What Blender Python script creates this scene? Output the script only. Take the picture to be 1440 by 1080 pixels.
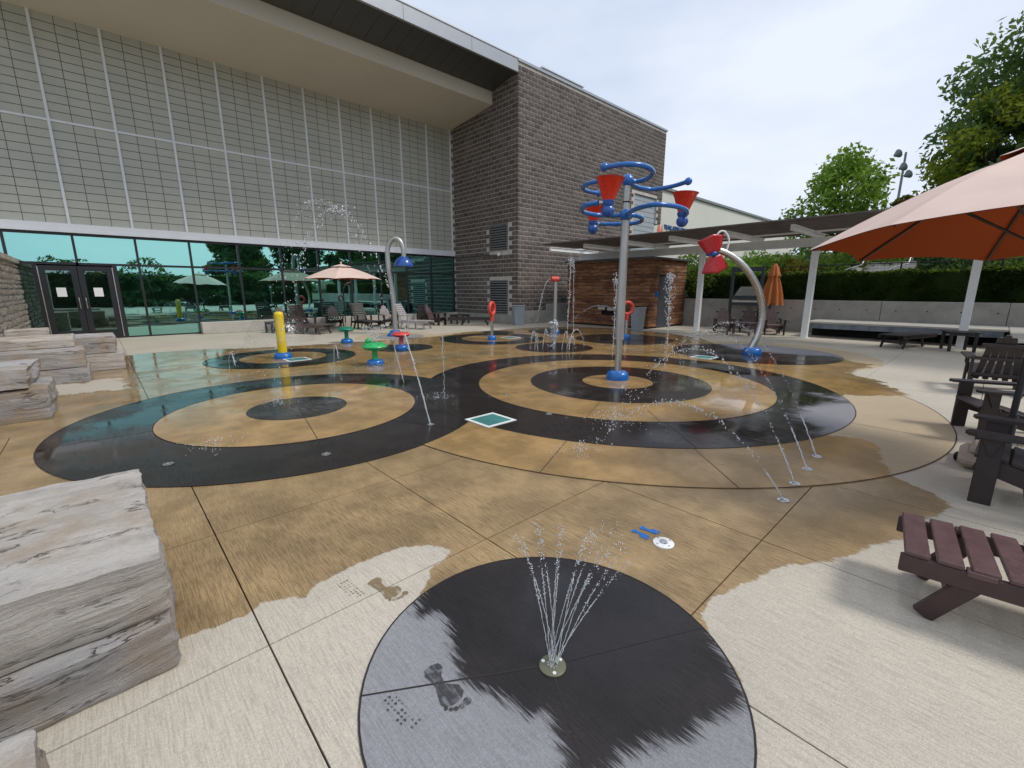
import bpy, math, random
import numpy as np
from mathutils import Vector, Matrix, noise

# ------------------------------------------------------------------ camera
for o in list(bpy.data.objects): bpy.data.objects.remove(o, do_unlink=True)
SC = bpy.context.scene
COL = SC.collection
FPX, PITCH, CAMH, YAW = 618.2, .2112, 1.595, .8228
cam = bpy.data.cameras.new('camera'); camo = bpy.data.objects.new('camera', cam); COL.objects.link(camo)
cam.sensor_fit = 'HORIZONTAL'; cam.sensor_width = 36; cam.lens = 36*FPX/1440
cam.clip_start = .05; cam.clip_end = 3000
camo.location = (0, 0, CAMH); camo.rotation_euler = (math.pi/2-PITCH, 0, 0)
SC.camera = camo
# ------------------------------------------------------------------ sky, sun, exposure
SUN_AZ = math.radians(104); SUN_EL = math.radians(50)      # azimuth clockwise from +Y
wd = bpy.data.worlds.new('World'); SC.world = wd; wd.use_nodes = True
wt = wd.node_tree; wt.nodes.clear()
wo = wt.nodes.new('ShaderNodeOutputWorld'); bg = wt.nodes.new('ShaderNodeBackground')
sky = wt.nodes.new('ShaderNodeTexSky'); sky.sky_type = 'NISHITA'; sky.sun_disc = False
sky.sun_elevation = SUN_EL; sky.sun_rotation = SUN_AZ; sky.air_density = 1.0; sky.dust_density = 2.0
tc = wt.nodes.new('ShaderNodeTexCoord'); mp = wt.nodes.new('ShaderNodeMapping'); mp.inputs['Scale'].default_value = (1.2, 1.2, 3.2)
nz = wt.nodes.new('ShaderNodeTexNoise'); nz.inputs['Scale'].default_value = 1.3; nz.inputs['Detail'].default_value = 6; nz.inputs['Roughness'].default_value = .5
cr = wt.nodes.new('ShaderNodeValToRGB'); cr.color_ramp.elements[0].position = .36; cr.color_ramp.elements[1].position = .66
cr.color_ramp.elements[0].color = (3.95, 4.7, 6.1, 1); cr.color_ramp.elements[1].color = (6.35, 6.75, 7.5, 1)
mx = wt.nodes.new('ShaderNodeMix'); mx.data_type = 'RGBA'; mx.inputs[0].default_value = .9
L = wt.links.new
L(tc.outputs['Generated'], mp.inputs[0]); L(mp.outputs[0], nz.inputs['Vector']); L(nz.outputs['Fac'], cr.inputs[0])
L(sky.outputs[0], mx.inputs[6]); L(cr.outputs[0], mx.inputs[7]); L(mx.outputs[2], bg.inputs[0]); bg.inputs[1].default_value = .1
L(bg.outputs[0], wo.inputs[0])
sl = bpy.data.lights.new('sun', 'SUN'); sl.energy = 1.4; sl.angle = math.radians(14); sl.color = (1, .965, .91)
so = bpy.data.objects.new('sun', sl); COL.objects.link(so)
sdir = Vector((math.sin(SUN_AZ)*math.cos(SUN_EL), math.cos(SUN_AZ)*math.cos(SUN_EL), math.sin(SUN_EL)))
so.rotation_euler = sdir.to_track_quat('Z', 'Y').to_euler(); so.location = (20, -5, 30)
SC.view_settings.view_transform = 'Standard'; SC.view_settings.look = 'None'
SC.view_settings.exposure = 0.52; SC.view_settings.gamma = 1; SC.view_settings.use_curve_mapping = False
SC.render.engine = 'CYCLES'

# ------------------------------------------------------------------ photo pixel -> place
cp, sp = math.cos(PITCH), math.sin(PITCH)
FW = np.array([0, cp, -sp]); UP = np.array([0, sp, cp]); RX = np.array([1., 0, 0]); EYE = np.array([0, 0, CAMH])
d1 = np.array([math.sin(YAW), math.cos(YAW)]); nn = np.array([math.cos(YAW), -math.sin(YAW)])
def ray(x, y): return RX*(x-720)/FPX-UP*(y-540)/FPX+FW
def G(x, y, z=0.):                              # where the pixel's ray meets the level z
    d = ray(x, y); return EYE+d*((z-CAMH)/d[2])
def DY(x, y, Y): d = ray(x, y); return EYE+d*(Y/d[1])        # ... meets the plane at depth Y
def PS(x, y, s0): d = ray(x, y); return EYE+d*(s0/(d[:2]@d1))  # ... meets the wall plane s = s0
def PL(x, y, t0): d = ray(x, y); return EYE+d*(t0/(d[:2]@nn))  # ... meets the wall plane t = t0
def W(s, t, z=0.): q = d1*s+nn*t; return Vector((q[0], q[1], z))
def ST(P): return float(P[0]*d1[0]+P[1]*d1[1]), float(P[0]*nn[0]+P[1]*nn[1])
BROT = math.atan2(d1[1], d1[0])                 # local x = s, local y = -t
R = random.Random(7)

# ------------------------------------------------------------------ mesh builder
class MB:
    def __init__(s): s.v = []; s.f = []; s.m = []
    def add(s, v, f, mi=0):
        o = len(s.v); s.v += [tuple(p) for p in v]; s.f += [tuple(i+o for i in q) for q in f]; s.m += [mi]*len(f); return s
    def box(s, c, d, M=None, ch=0., mi=0):
        x, y, z = d[0]/2, d[1]/2, d[2]/2
        if ch <= 0:
            v = [(i*x, j*y, k*z) for i in (-1, 1) for j in (-1, 1) for k in (-1, 1)]
            f = [(0, 1, 3, 2), (4, 6, 7, 5), (0, 4, 5, 1), (2, 3, 7, 6), (0, 2, 6, 4), (1, 5, 7, 3)]
        else:
            ch = min(ch, x*.9, y*.9, z*.9); v = []; idx = {}
            for i in (-1, 1):
                for j in (-1, 1):
                    for k in (-1, 1):
                        for a in range(3):
                            p = [i*(x-ch), j*(y-ch), k*(z-ch)]; p[a] = (i*x, j*y, k*z)[a]
                            idx[i, j, k, a] = len(v); v.append(tuple(p))
            f = []
            q = [(-1, -1), (1, -1), (1, 1), (-1, 1)]
            for sg in (-1, 1):
                f.append([idx[sg, a, b, 0] for a, b in q][::sg]); f.append([idx[b, sg, a, 1] for a, b in q][::sg]); f.append([idx[a, b, sg, 2] for a, b in q][::sg])
            for i in (-1, 1):
                for j in (-1, 1):
                    g = i*j
                    f.append([idx[i, j, -1, 0], idx[i, j, 1, 0], idx[i, j, 1, 1], idx[i, j, -1, 1]][::-g])
                    f.append([idx[-1, i, j, 1], idx[1, i, j, 1], idx[1, i, j, 2], idx[-1, i, j, 2]][::-g])
                    f.append([idx[j, -1, i, 2], idx[j, 1, i, 2], idx[j, 1, i, 0], idx[j, -1, i, 0]][::-g])
            for i in (-1, 1):
                for j in (-1, 1):
                    for k in (-1, 1): f.append([idx[i, j, k, 0], idx[i, j, k, 1], idx[i, j, k, 2]][::(i*j*k)])
        if M is not None: v = [M @ Vector(p) for p in v]
        c = Vector(c); return s.add([Vector(p)+c for p in v], f, mi)
    def bar(s, p0, p1, w, t, up=(0, 0, 1), ch=0., mi=0):     # w across, t along "up"
        p0 = Vector(p0); p1 = Vector(p1); d = p1-p0; l = d.length; x = d/l
        y = Vector(up).cross(x); y = y.normalized() if y.length > 1e-6 else Vector((0, 1, 0)); z = x.cross(y)
        M = Matrix((x, y, z)).transposed(); return s.box((p0+p1)/2, (l, w, t), M, ch, mi)
    def tube(s, pts, r, seg=12, mi=0, cap=True):
        pts = [Vector(p) for p in pts]; n = len(pts); rr = r if hasattr(r, '__len__') else [r]*n
        v = []; f = []; prev = None
        for i, p in enumerate(pts):
            t = (pts[min(i+1, n-1)]-pts[max(i-1, 0)]).normalized()
            if prev is None: u = t.cross(Vector((0, 0, 1)) if abs(t.z) < .95 else Vector((1, 0, 0))).normalized()
            else: u = (prev-t*prev.dot(t)).normalized()
            prev = u; w = t.cross(u)
            for k in range(seg):
                a = 2*math.pi*k/seg; v.append(p+(u*math.cos(a)+w*math.sin(a))*rr[i])
        for i in range(n-1):
            for k in range(seg):
                k2 = (k+1) % seg; f.append((i*seg+k, i*seg+k2, (i+1)*seg+k2, (i+1)*seg+k))
        if cap: f.append(tuple(range(seg))[::-1]); f.append(tuple((n-1)*seg+k for k in range(seg)))
        return s.add(v, f, mi)
    def lathe(s, prof, seg=24, c=(0, 0, 0), mi=0, M=None):
        v = []; f = []; n = len(prof); c = Vector(c)
        for r, z in prof:
            for k in range(seg):
                a = 2*math.pi*k/seg; p = Vector((r*math.cos(a), r*math.sin(a), z)); v.append((M @ p if M else p)+c)
        for i in range(n-1):
            for k in range(seg):
                k2 = (k+1) % seg; f.append((i*seg+k, i*seg+k2, (i+1)*seg+k2, (i+1)*seg+k))
        if prof[0][0] > 1e-4: f.append(tuple(range(seg))[::-1])
        if prof[-1][0] > 1e-4: f.append(tuple((n-1)*seg+k for k in range(seg)))
        return s.add(v, f, mi)
    def ball(s, c, r, seg=16, rings=10, sc=(1, 1, 1), mi=0):
        prof = [(max(1e-5, math.sin(math.pi*i/rings)), -math.cos(math.pi*i/rings)) for i in range(rings+1)]
        return s.lathe(prof, seg, c, mi, Matrix.Diagonal((r*sc[0], r*sc[1], r*sc[2])))
    def drop(s, c, r, sz=1.):                    # small octahedral droplet
        c = Vector(c); v = [(r, 0, 0), (-r, 0, 0), (0, r, 0), (0, -r, 0), (0, 0, r*sz), (0, 0, -r*sz)]
        return s.add([Vector(p)+c for p in v], [(0, 2, 4), (2, 1, 4), (1, 3, 4), (3, 0, 4), (2, 0, 5), (1, 2, 5), (3, 1, 5), (0, 3, 5)])
    def mesh(s, name, mats, smooth=False, ang=None):
        me = bpy.data.meshes.new(name); me.from_pydata(s.v, [], s.f)
        for m in (mats if isinstance(mats, (list, tuple)) else [mats]): me.materials.append(m)
        if any(s.m): me.polygons.foreach_set('material_index', s.m)
        if smooth: me.polygons.foreach_set('use_smooth', [True]*len(me.polygons))
        if smooth and ang: me.set_sharp_from_angle(angle=math.radians(ang))
        me.update(); return me
    def build(s, name, mats, parent=None, smooth=False, ang=40, loc=None):
        return link(name, s.mesh(name, mats, smooth, ang), parent, loc)
def link(name, me, parent=None, loc=None, rz=0):
    o = bpy.data.objects.new(name, me); COL.objects.link(o); o.parent = parent
    if loc is not None: o.location = loc
    if rz: o.rotation_euler = (0, 0, rz)
    return o
def tag(o, label=None, cat=None, group=None, kind=None):
    if label: o['label'] = label
    if cat: o['category'] = cat
    if group: o['group'] = group
    if kind: o['kind'] = kind
    return o
def thing(name, label, cat, loc=(0, 0, 0), rz=0, group=None):
    o = bpy.data.objects.new(name, None); COL.objects.link(o); o.empty_display_size = .1
    o.location = loc; o.rotation_euler = (0, 0, rz); return tag(o, label, cat, group)
def dup(root, loc, rz, label=None, group=None):
    r = root.copy(); COL.objects.link(r); r.location = loc; r.rotation_euler = (0, 0, rz); tag(r, label, None, group)
    for ch in list(root.children):
        c = ch.copy(); COL.objects.link(c); c.parent = r
        for g in list(ch.children): q = g.copy(); COL.objects.link(q); q.parent = c
    return r
def curve(pts, n=8):                            # smooth line through points
    P = [Vector(p) for p in pts]; P = [P[0]*2-P[1]]+P+[P[-1]*2-P[-2]]; out = []
    for i in range(1, len(P)-2):
        for k in range(n):
            t = k/n; a, b, c, d = P[i-1:i+3]
            out.append(.5*((2*b)+(c-a)*t+(2*a-5*b+4*c-d)*t*t+(3*b-a-3*c+d)*t**3))
    return out+[P[-2]]

# ------------------------------------------------------------------ materials
class N:
    def __init__(s, name):
        s.mat = bpy.data.materials.new(name); s.mat.use_nodes = True; s.t = s.mat.node_tree; s.t.nodes.clear()
        s.out = s.t.nodes.new('ShaderNodeOutputMaterial')
    def n(s, typ, **kw):
        x = s.t.nodes.new('ShaderNode'+typ)
        for k, v in kw.items(): setattr(x, k, v)
        return x
    def l(s, a, b): s.t.links.new(a, b)
    def inp(s, sock, v):
        if isinstance(v, bpy.types.NodeSocket): s.l(v, sock)
        elif isinstance(v, tuple) and len(v) == 3 and sock.type == 'RGBA': sock.default_value = (*v, 1)
        else: sock.default_value = v
    def math(s, op, a, b=None, c=None, clamp=False):
        x = s.n('Math', operation=op, use_clamp=clamp)
        for i, q in enumerate((a, b, c)):
            if q is not None: s.inp(x.inputs[i], q)
        return x.outputs[0]
    def mix(s, f, a, b, blend='MIX'):
        x = s.n('Mix', data_type='RGBA', blend_type=blend); s.inp(x.inputs[0], f); s.inp(x.inputs[6], a); s.inp(x.inputs[7], b); return x.outputs[2]
    def fmix(s, f, a, b):
        x = s.n('Mix', data_type='FLOAT'); s.inp(x.inputs[0], f); s.inp(x.inputs[2], a); s.inp(x.inputs[3], b); return x.outputs[0]
    def noise(s, vec, scale, detail=4, rough=.55):
        x = s.n('TexNoise'); x.inputs['Scale'].default_value = scale; x.inputs['Detail'].default_value = detail; x.inputs['Roughness'].default_value = rough
        if vec is not None: s.l(vec, x.inputs['Vector'])
        return x.outputs['Fac']
    def pos(s, scale=(1, 1, 1), rot=0.):
        g = s.n('NewGeometry'); m = s.n('Mapping'); m.inputs['Scale'].default_value = scale; 
        if rot:
            q = s.n('VectorRotate', rotation_type='Z_AXIS'); q.inputs['Angle'].default_value = rot; s.l(g.outputs['Position'], q.inputs[0]); s.l(q.outputs[0], m.inputs[0])
        else: s.l(g.outputs['Position'], m.inputs[0])
        return m.outputs[0]
    def rng(s, v, a, b, c=0., d=1., smooth=True):
        x = s.n('MapRange', interpolation_type='SMOOTHSTEP' if smooth else 'LINEAR'); s.inp(x.inputs[0], v)
        for i, q in zip((1, 2, 3, 4), (a, b, c, d)): x.inputs[i].default_value = q
        return x.outputs[0]
    def bump(s, h, strength, dist=.01):
        x = s.n('Bump'); s.inp(x.inputs['Strength'], strength); x.inputs['Distance'].default_value = dist; s.l(h, x.inputs['Height']); return x.outputs[0]
    def pbr(s, col, rough=.5, metal=0., nrm=None, **kw):
        b = s.n('BsdfPrincipled'); s.inp(b.inputs['Base Color'], col); s.inp(b.inputs['Roughness'], rough); s.inp(b.inputs['Metallic'], metal)
        if nrm is not None: s.l(nrm, b.inputs['Normal'])
        for k, v in kw.items(): s.inp(b.inputs[k.replace('_', ' ')], v)
        s.l(b.outputs[0], s.out.inputs[0]); return b
def simple(name, col, rough=.5, metal=0., var=.12, scale=3., bump=0., bscale=60., dirt=0., dcol=(.08, .07, .06), obj=False, **kw):
    m = N(name)
    if obj: vec = m.n('TexCoord').outputs['Object']
    else: vec = m.pos()
    a = m.noise(vec, scale, 5); b = m.noise(vec, scale*11, 3)
    f = m.math('ADD', m.math('MULTIPLY', a, .65), m.math('MULTIPLY', b, .35))
    lo = tuple(c*(1-var) for c in col); hi = tuple(min(1, c*(1+var)) for c in col)
    c = m.mix(m.rng(f, .3, .7), lo, hi)
    if dirt: c = m.mix(m.math('MULTIPLY', m.rng(m.noise(vec, scale*2.3, 7, .65), .5, .75), dirt), c, dcol)
    rg = m.rng(b, .25, .75, max(0, rough-.08), min(1, rough+.08), False)
    nr = m.bump(m.noise(vec, bscale, 4), bump) if bump else None
    m.pbr(c, rg, metal, nr, **kw); return m.mat

def deckmat(name, dry, wet, broom=1., edge=1., soft=1.):
    m = N(name)
    aw = m.n('Attribute', attribute_name='wet').outputs['Fac']; af = m.n('Attribute', attribute_name='film').outputs['Fac']
    P = m.pos((1, 1, 1), -BROT)                   # x = s, y = -t
    Pb = m.pos((130, 7, 1), -BROT); Pe = m.pos((30, 3.2, 1), -BROT); Pw = m.pos((9, 1.2, 1), -BROT)
    br = m.noise(Pb, 1, 3, .6); be = m.noise(Pe, 1, 3); bw = m.noise(Pw, 1, 4)
    n1 = m.noise(P, 2.2, 6, .6); n2 = m.noise(P, 14, 5, .6); fine = m.noise(P, 170, 3, .6); big = m.noise(P, .55, 4)
    k = m.math('ADD', m.math('MULTIPLY', m.math('SUBTRACT', n1, .5), .34), m.math('MULTIPLY', m.math('SUBTRACT', n2, .5), .06))
    k = m.math('ADD', k, m.math('MULTIPLY', m.math('SUBTRACT', be, .5), .14*edge))
    k = m.math('ADD', k, m.math('MULTIPLY', m.math('SUBTRACT', bw, .5), .12*edge))
    k = m.math('ADD', k, m.math('MULTIPLY', m.math('SUBTRACT', br, .5), .16*(soft-1)))
    w = m.rng(m.math('ADD', aw, k), -.012*soft, .02*soft)
    damp = m.rng(m.math('ADD', aw, k), -.35, 0.)
    speck = m.rng(m.math('ADD', m.math('MULTIPLY', fine, .6), m.math('MULTIPLY', m.noise(P, 60, 4, .7), .4)), .38, .62, .80, 1.12)
    col = m.mix(m.rng(big, .3, .7), tuple(c*.9 for c in dry), tuple(min(1, c*1.05) for c in dry))
    col = m.mix(m.math('MULTIPLY', m.rng(n1, .5, .8), .25), col, tuple(c*.72 for c in dry))
    col = m.mix(m.math('MULTIPLY', damp, .12), col, tuple(c*.7 for c in dry))
    wv = m.mix(m.rng(n1, .3, .72), tuple(c*.74 for c in wet), tuple(c*1.28 for c in wet))
    wv = m.mix(m.math('MULTIPLY', m.rng(m.noise(P, 1.3, 6, .65), .46, .66), .5), wv, tuple(c*.6 for c in wet))
    col = m.mix(w, col, wv)
    groove = m.fmix(w, m.rng(br, .36, .58, .82, 1.03), m.rng(br, .36, .6, .66, 1.12))
    gl = m.fmix(m.math('MULTIPLY', w, af), groove, 1.0)
    gray = m.n('CombineColor'); s = m.math('MULTIPLY', gl, speck)
    for i in range(3): m.l(s, gray.inputs[i])
    col = m.mix(.85*broom, col, m.mix(1., col, gray.outputs[0], 'MULTIPLY'))
    pud = m.rng(m.math('ADD', m.noise(P, 1.1, 4), m.math('MULTIPLY', m.math('SUBTRACT', be, .5), .35)), .34, .6)
    film = m.math('MULTIPLY', af, m.fmix(pud, .55, 1.))
    rw = m.fmix(film, .52, .045)
    ro = m.fmix(w, .88, rw)
    h = m.math('ADD', m.math('MULTIPLY', br, .7), m.math('MULTIPLY', fine, .5))
    h = m.math('MULTIPLY', h, m.fmix(m.math('MULTIPLY', w, film), 1., .03))
    h = m.math('ADD', h, m.math('MULTIPLY', m.math('MULTIPLY', m.noise(P, 5, 2), m.math('MULTIPLY', w, film)), .22))
    m.pbr(col, ro, 0, m.bump(h, .5, .004), IOR=1.38); return m.mat

M_DECK = deckmat('broom_finished_concrete', (.555, .495, .40), (.33, .226, .112), 1., .55)
M_TAN = deckmat('tan_coloured_concrete', (.50, .40, .265), (.375, .235, .095), .7, .6)
M_DARK = deckmat('charcoal_coloured_concrete', (.29, .285, .295), (.024, .0195, .0185), .9, 1.1, 4.)
M_JOINT = simple('joint_sealant', (.022, .018, .016), .8)
M_BASE = simple('joint_base_ground', (.10, .085, .07), .95)  # dark brown base seen through the slab joints
M_GRASSG = simple('grass_ground', (.05, .085, .025), .95, scale=.8, bump=.4)
M_WHITE = simple('white_painted_steel', (.84, .84, .82), .42, var=.05, dirt=.12)
M_ALU = simple('white_aluminium_frame', (.70, .72, .74), .38, var=.04)
M_BRONZE = simple('dark_bronze_frame', (.030, .031, .035), .38, metal=.3)
M_CREAM = simple('cream_painted_panel', (.61, .555, .455), .65, var=.03, scale=.6)
M_FASCIA = simple('grey_metal_fascia', (.40, .41, .42), .35, metal=.5, var=.03)
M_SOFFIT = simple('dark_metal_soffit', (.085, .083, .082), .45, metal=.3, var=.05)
M_STEEL = simple('brushed_stainless_steel', (.58, .57, .55), .28, metal=.9, var=.06, scale=6)
M_GALV = simple('grey_galvanised_pipe', (.47, .46, .44), .38, metal=.6, var=.08)
M_BLUE = simple('blue_powder_coat', (.006, .125, .43), .25, var=.08, Coat_Weight=.4)
M_BLUED = simple('deep_blue_powder_coat', (.012, .075, .33), .25, var=.08, Coat_Weight=.4)
M_RED = simple('red_plastic', (.70, .035, .015), .3, var=.08)
M_REDF = simple('faded_red_plastic', (.66, .075, .055), .38, var=.08)
M_REDD = simple('dark_red_plastic', (.42, .02, .025), .28, var=.1)
M_YELLOW = simple('yellow_powder_coat', (.78, .56, .02), .35, var=.06)
M_GREEN = simple('bright_green_plastic', (.03, .42, .12), .3, var=.08)
M_TEAL = simple('dark_green_plastic', (.008, .20, .12), .3, var=.08)
M_CHAIR = simple('dark_brown_plastic_lumber', (.029, .021, .020), .5, var=.2, scale=9, bump=.15, bscale=90, obj=True)
M_CHAIRL = simple('glare_mauve_plastic_lumber', (.125, .082, .082), .38, var=.15, scale=9, bump=.1, bscale=90, obj=True)  # glare on the brown slat tops, painted in as a lighter mauve
M_MAROON = simple('maroon_plastic_lumber', (.105, .057, .056), .40, var=.22, scale=12, bump=.25, bscale=120, obj=True, dirt=.2, dcol=(.17, .11, .10))
M_CONC = simple('cast_concrete', (.36, .345, .31), .85, var=.16, scale=1.6, bump=.2, bscale=18, dirt=.35, dcol=(.18, .17, .15))
M_CONCL = simple('pale_cast_concrete', (.47, .44, .385), .85, var=.12, scale=2.2, bump=.15, bscale=22, dirt=.25, dcol=(.25, .23, .19))
M_SLATE = simple('blue_grey_stone_facing', (.16, .19, .22), .55, var=.35, scale=4, bump=.3, bscale=14)
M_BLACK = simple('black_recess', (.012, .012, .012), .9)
M_BIN = simple('grey_bin_plastic', (.30, .335, .37), .5, var=.06)
M_FABB = simple('orange_umbrella_fabric', (.52, .165, .05), .9, var=.08, scale=5, bump=.1, bscale=200)
M_PAPER = simple('white_paper', (.8, .8, .8), .8, var=.02)
M_GRILLE = simple('louver_metal', (.24, .24, .235), .5, metal=.3)
M_SIDING = simple('grey_metal_siding', (.40, .43, .46), .5, var=.05, scale=.7)
M_WHITEB = simple('white_render', (.66, .64, .57), .8, var=.04, scale=.4)
M_TXT = simple('blue_sign_letters', (.01, .10, .32), .5)
M_PINKL = simple('coral_logo_paint', (.72, .17, .12), .5)
M_GRNL = simple('green_logo_paint', (.08, .38, .20), .5)
M_MORTAR = simple('pale_mortar', (.56, .51, .46), .95, var=.15)
M_BARK = simple('tree_bark', (.07, .05, .035), .9, var=.3, bump=.5, bscale=20)
M_FENCE = simple('black_fence_wire', (.012, .012, .012), .6)
M_PLASTB = simple('beige_moulded_plastic', (.37, .30, .235), .5, var=.06)
M_OLIVE = simple('olive_bronze_plate', (.17, .17, .11), .45, metal=.4, bump=.1, bscale=300)
M_WPLATE = simple('white_enamel_plate', (.78, .78, .76), .35)
M_BPAINT = simple('blue_floor_paint', (.01, .13, .44), .6, var=.25, scale=30)
M_GRATE = simple('teal_drain_grate', (.06, .22, .20), .4, var=.2)
M_GATE = simple('dark_slate_blue_steel', (.045, .06, .07), .45, metal=.2)
M_PERGD = simple('weathered_brown_slats', (.12, .10, .09), .8, var=.4, scale=3, bump=.2, bscale=40)
M_DOORB = simple('charcoal_steel_door', (.055, .062, .072), .45)

def fabric2(name, top, var=.05):
    m = N(name); vec = m.pos(); a = m.noise(vec, 1.6, 5); wv = m.noise(m.pos((1, 1, 1)), 420, 2)
    c = m.mix(m.rng(a, .3, .7), tuple(q*(1-var) for q in top), tuple(q*(1+var) for q in top))
    d = m.n('BsdfDiffuse'); m.l(c, d.inputs[0]); m.l(m.bump(wv, .15, .002), d.inputs['Normal']); m.l(d.outputs[0], m.out.inputs[0]); return m.mat
M_PINK = fabric2('faded_glare_pink_fabric', (.77, .585, .50))  # top of the rust cloth: fading plus overcast glare painted as pink
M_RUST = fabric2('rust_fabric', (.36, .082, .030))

def glassmat(name, tint, body, refl):
    m = N(name); g = m.n('BsdfGlossy'); m.inp(g.inputs[0], tint); g.inputs['Roughness'].default_value = .006
    m.l(m.bump(m.noise(m.pos(), .9, 2), .06, .02), g.inputs['Normal'])
    d = m.n('BsdfPrincipled'); m.inp(d.inputs['Base Color'], body); d.inputs['Roughness'].default_value = .04
    x = m.n('MixShader'); x.inputs[0].default_value = refl; m.l(d.outputs[0], x.inputs[1]); m.l(g.outputs[0], x.inputs[2]); m.l(x.outputs[0], m.out.inputs[0]); return m.mat
M_GLASS = glassmat('green_reflective_glazing', (.42, .88, .82), (.006, .014, .013), .72)
M_DGLASS = glassmat('dark_door_glazing', (.33, .55, .52), (.006, .01, .01), .5)

def blockmat():
    m = N('split_face_concrete_block'); P = m.pos(); g = m.n('NewGeometry'); oi = m.n('ObjectInfo')
    r = m.math('FRACT', m.math('ADD', m.math('MULTIPLY', g.outputs['Random Per Island'], 3.7), m.math('MULTIPLY', oi.outputs['Random'], 5.3)))
    c = m.mix(r, (.105, .083, .072), (.185, .150, .130)); c = m.mix(m.rng(m.noise(P, 28, 4), .35, .65), c, m.mix(1., c, (.72, .72, .72), 'MULTIPLY'))
    eff = m.math('MULTIPLY', m.rng(m.noise(P, .45, 5, .6), .53, .72), .35); c = m.mix(eff, c, (.30, .28, .26))
    m.pbr(c, .92, 0, m.bump(m.noise(P, 38, 5, .65), .9, .02)); return m.mat
M_BLOCK = blockmat()

def panelmat():
    m = N('translucent_fibreglass_panel'); P = m.pos(); oi = m.n('ObjectInfo')
    c = m.mix(m.rng(m.noise(P, 1.1, 5), .3, .7), (.43, .435, .375), (.48, .475, .41)); c = m.mix(m.math('MULTIPLY', oi.outputs['Random'], .25), c, (.40, .41, .37))
    c = m.mix(m.rng(m.noise(P, 22, 3), .42, .62, 0, .25), c, (.37, .38, .34)); m.pbr(c, .5, 0, None); return m.mat
M_PANEL = panelmat(); M_LATT = simple('beam_shadow_bar', (.10, .098, .088), .7)  # shadow of the beams inside the panel, drawn as dark bars on its face

def woodmat():
    m = N('weathered_cedar'); oi = m.n('ObjectInfo'); P = m.pos((2, 2, 26)); P2 = m.pos((1, 1, 1))
    c = m.mix(oi.outputs['Random'], (.19, .078, .034), (.42, .20, .095)); c = m.mix(m.rng(m.noise(P, 1.2, 5), .4, .7), c, (.07, .03, .018))
    c = m.mix(m.rng(m.noise(P2, 1.3, 5), .5, .75, 0, .75), c, (.05, .032, .025)); m.pbr(c, .75, 0, m.bump(m.noise(P, 2, 4), .3, .006)); return m.mat
M_WOOD = woodmat()

def stonemat(name, a, b, dark=.5, tan=.6, vary=.3):
    m = N(name); g = m.n('NewGeometry'); sx = m.n('SeparateXYZ'); m.l(g.outputs['Position'], sx.inputs[0]); P2 = m.pos(); oi = m.n('ObjectInfo')
    wob = m.math('MULTIPLY', m.noise(P2, 1.3, 4), .16); cz = m.n('CombineXYZ'); pr = m.pos((1, 1, 1), -BROT); s2 = m.n('SeparateXYZ'); m.l(pr, s2.inputs[0])
    m.l(m.math('MULTIPLY', s2.outputs[0], .55), cz.inputs[0]); m.l(m.math('MULTIPLY', s2.outputs[1], 2.2), cz.inputs[1]); m.l(m.math('MULTIPLY', m.math('ADD', sx.outputs[2], wob), 7.5), cz.inputs[2]); P = cz.outputs[0]
    st = m.noise(P, 2.4, 9, .66); c = m.mix(m.rng(st, .34, .64), a, b); c = m.mix(m.rng(m.noise(P2, 1.9, 6, .6), .46, .62, 0, tan), c, (.46, .33, .205))
    c = m.mix(m.math('MULTIPLY', oi.outputs['Random'], vary), c, (.25, .215, .185))
    c = m.mix(m.rng(m.noise(P, 5.5, 9, .8), .58, .70, 0, dark*.75), c, (.16, .14, .12)); c = m.mix(m.rng(m.noise(P2, 3.1, 7, .7), .6, .74, 0, dark*.8), c, (.10, .088, .08))
    c = m.mix(m.rng(m.noise(P, 8, 7, .7), .60, .72, 0, .5), c, (.72, .69, .65))
    ck = m.rng(m.math('ABSOLUTE', m.math('SUBTRACT', m.noise(P, 1.25, 6, .6), .5)), .0, .009, 1., 0.); ck = m.math('MULTIPLY', ck, m.rng(m.noise(P2, 2.6, 3), .46, .6))
    c = m.mix(m.math('MULTIPLY', ck, .6), c, (.07, .058, .048))
    h = m.math('ADD', m.math('ADD', m.math('MULTIPLY', ck, -1.3), m.math('MULTIPLY', m.noise(P, 4.5, 9, .75), 1.2)), m.math('MULTIPLY', m.noise(P2, 45, 6, .75), .4))
    m.pbr(c, .88, 0, m.bump(h, 1., .035)); return m.mat
M_STONE = stonemat('layered_sandstone', (.50, .455, .41), (.70, .645, .575), .7)
M_STONE2 = stonemat('weathered_grey_sandstone', (.38, .365, .36), (.61, .59, .57), .85)
M_RUBBLE = stonemat('rubble_wall_stone', (.27, .245, .22), (.46, .42, .38), .45, .5, .75)
M_STAIN = stonemat('dark_stained_sandstone', (.34, .32, .31), (.58, .56, .54), 1., .9)

def leafmat(name, a, b, c2=None):
    m = N(name); g = m.n('NewGeometry'); r = g.outputs['Random Per Island']; c = m.mix(r, a, b)
    c = m.mix(m.rng(m.noise(m.pos(), .9, 3), .42, .66), c, c2 or tuple(q*.6 for q in a))
    d = m.n('BsdfDiffuse'); m.l(c, d.inputs[0]); t = m.n('BsdfTranslucent'); m.l(m.mix(.5, c, (.30, .42, .06)), t.inputs[0])
    x = m.n('MixShader'); x.inputs[0].default_value = .42; m.l(d.outputs[0], x.inputs[1]); m.l(t.outputs[0], x.inputs[2]); m.l(x.outputs[0], m.out.inputs[0]); return m.mat
M_LHEDGE = leafmat('dark_yew_hedge_leaves', (.012, .024, .010), (.045, .072, .024))
M_LBRIGHT = leafmat('bright_green_leaves', (.16, .30, .04), (.31, .47, .10))
M_LDARK = leafmat('dark_green_leaves', (.065, .125, .055), (.15, .23, .105))
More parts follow.
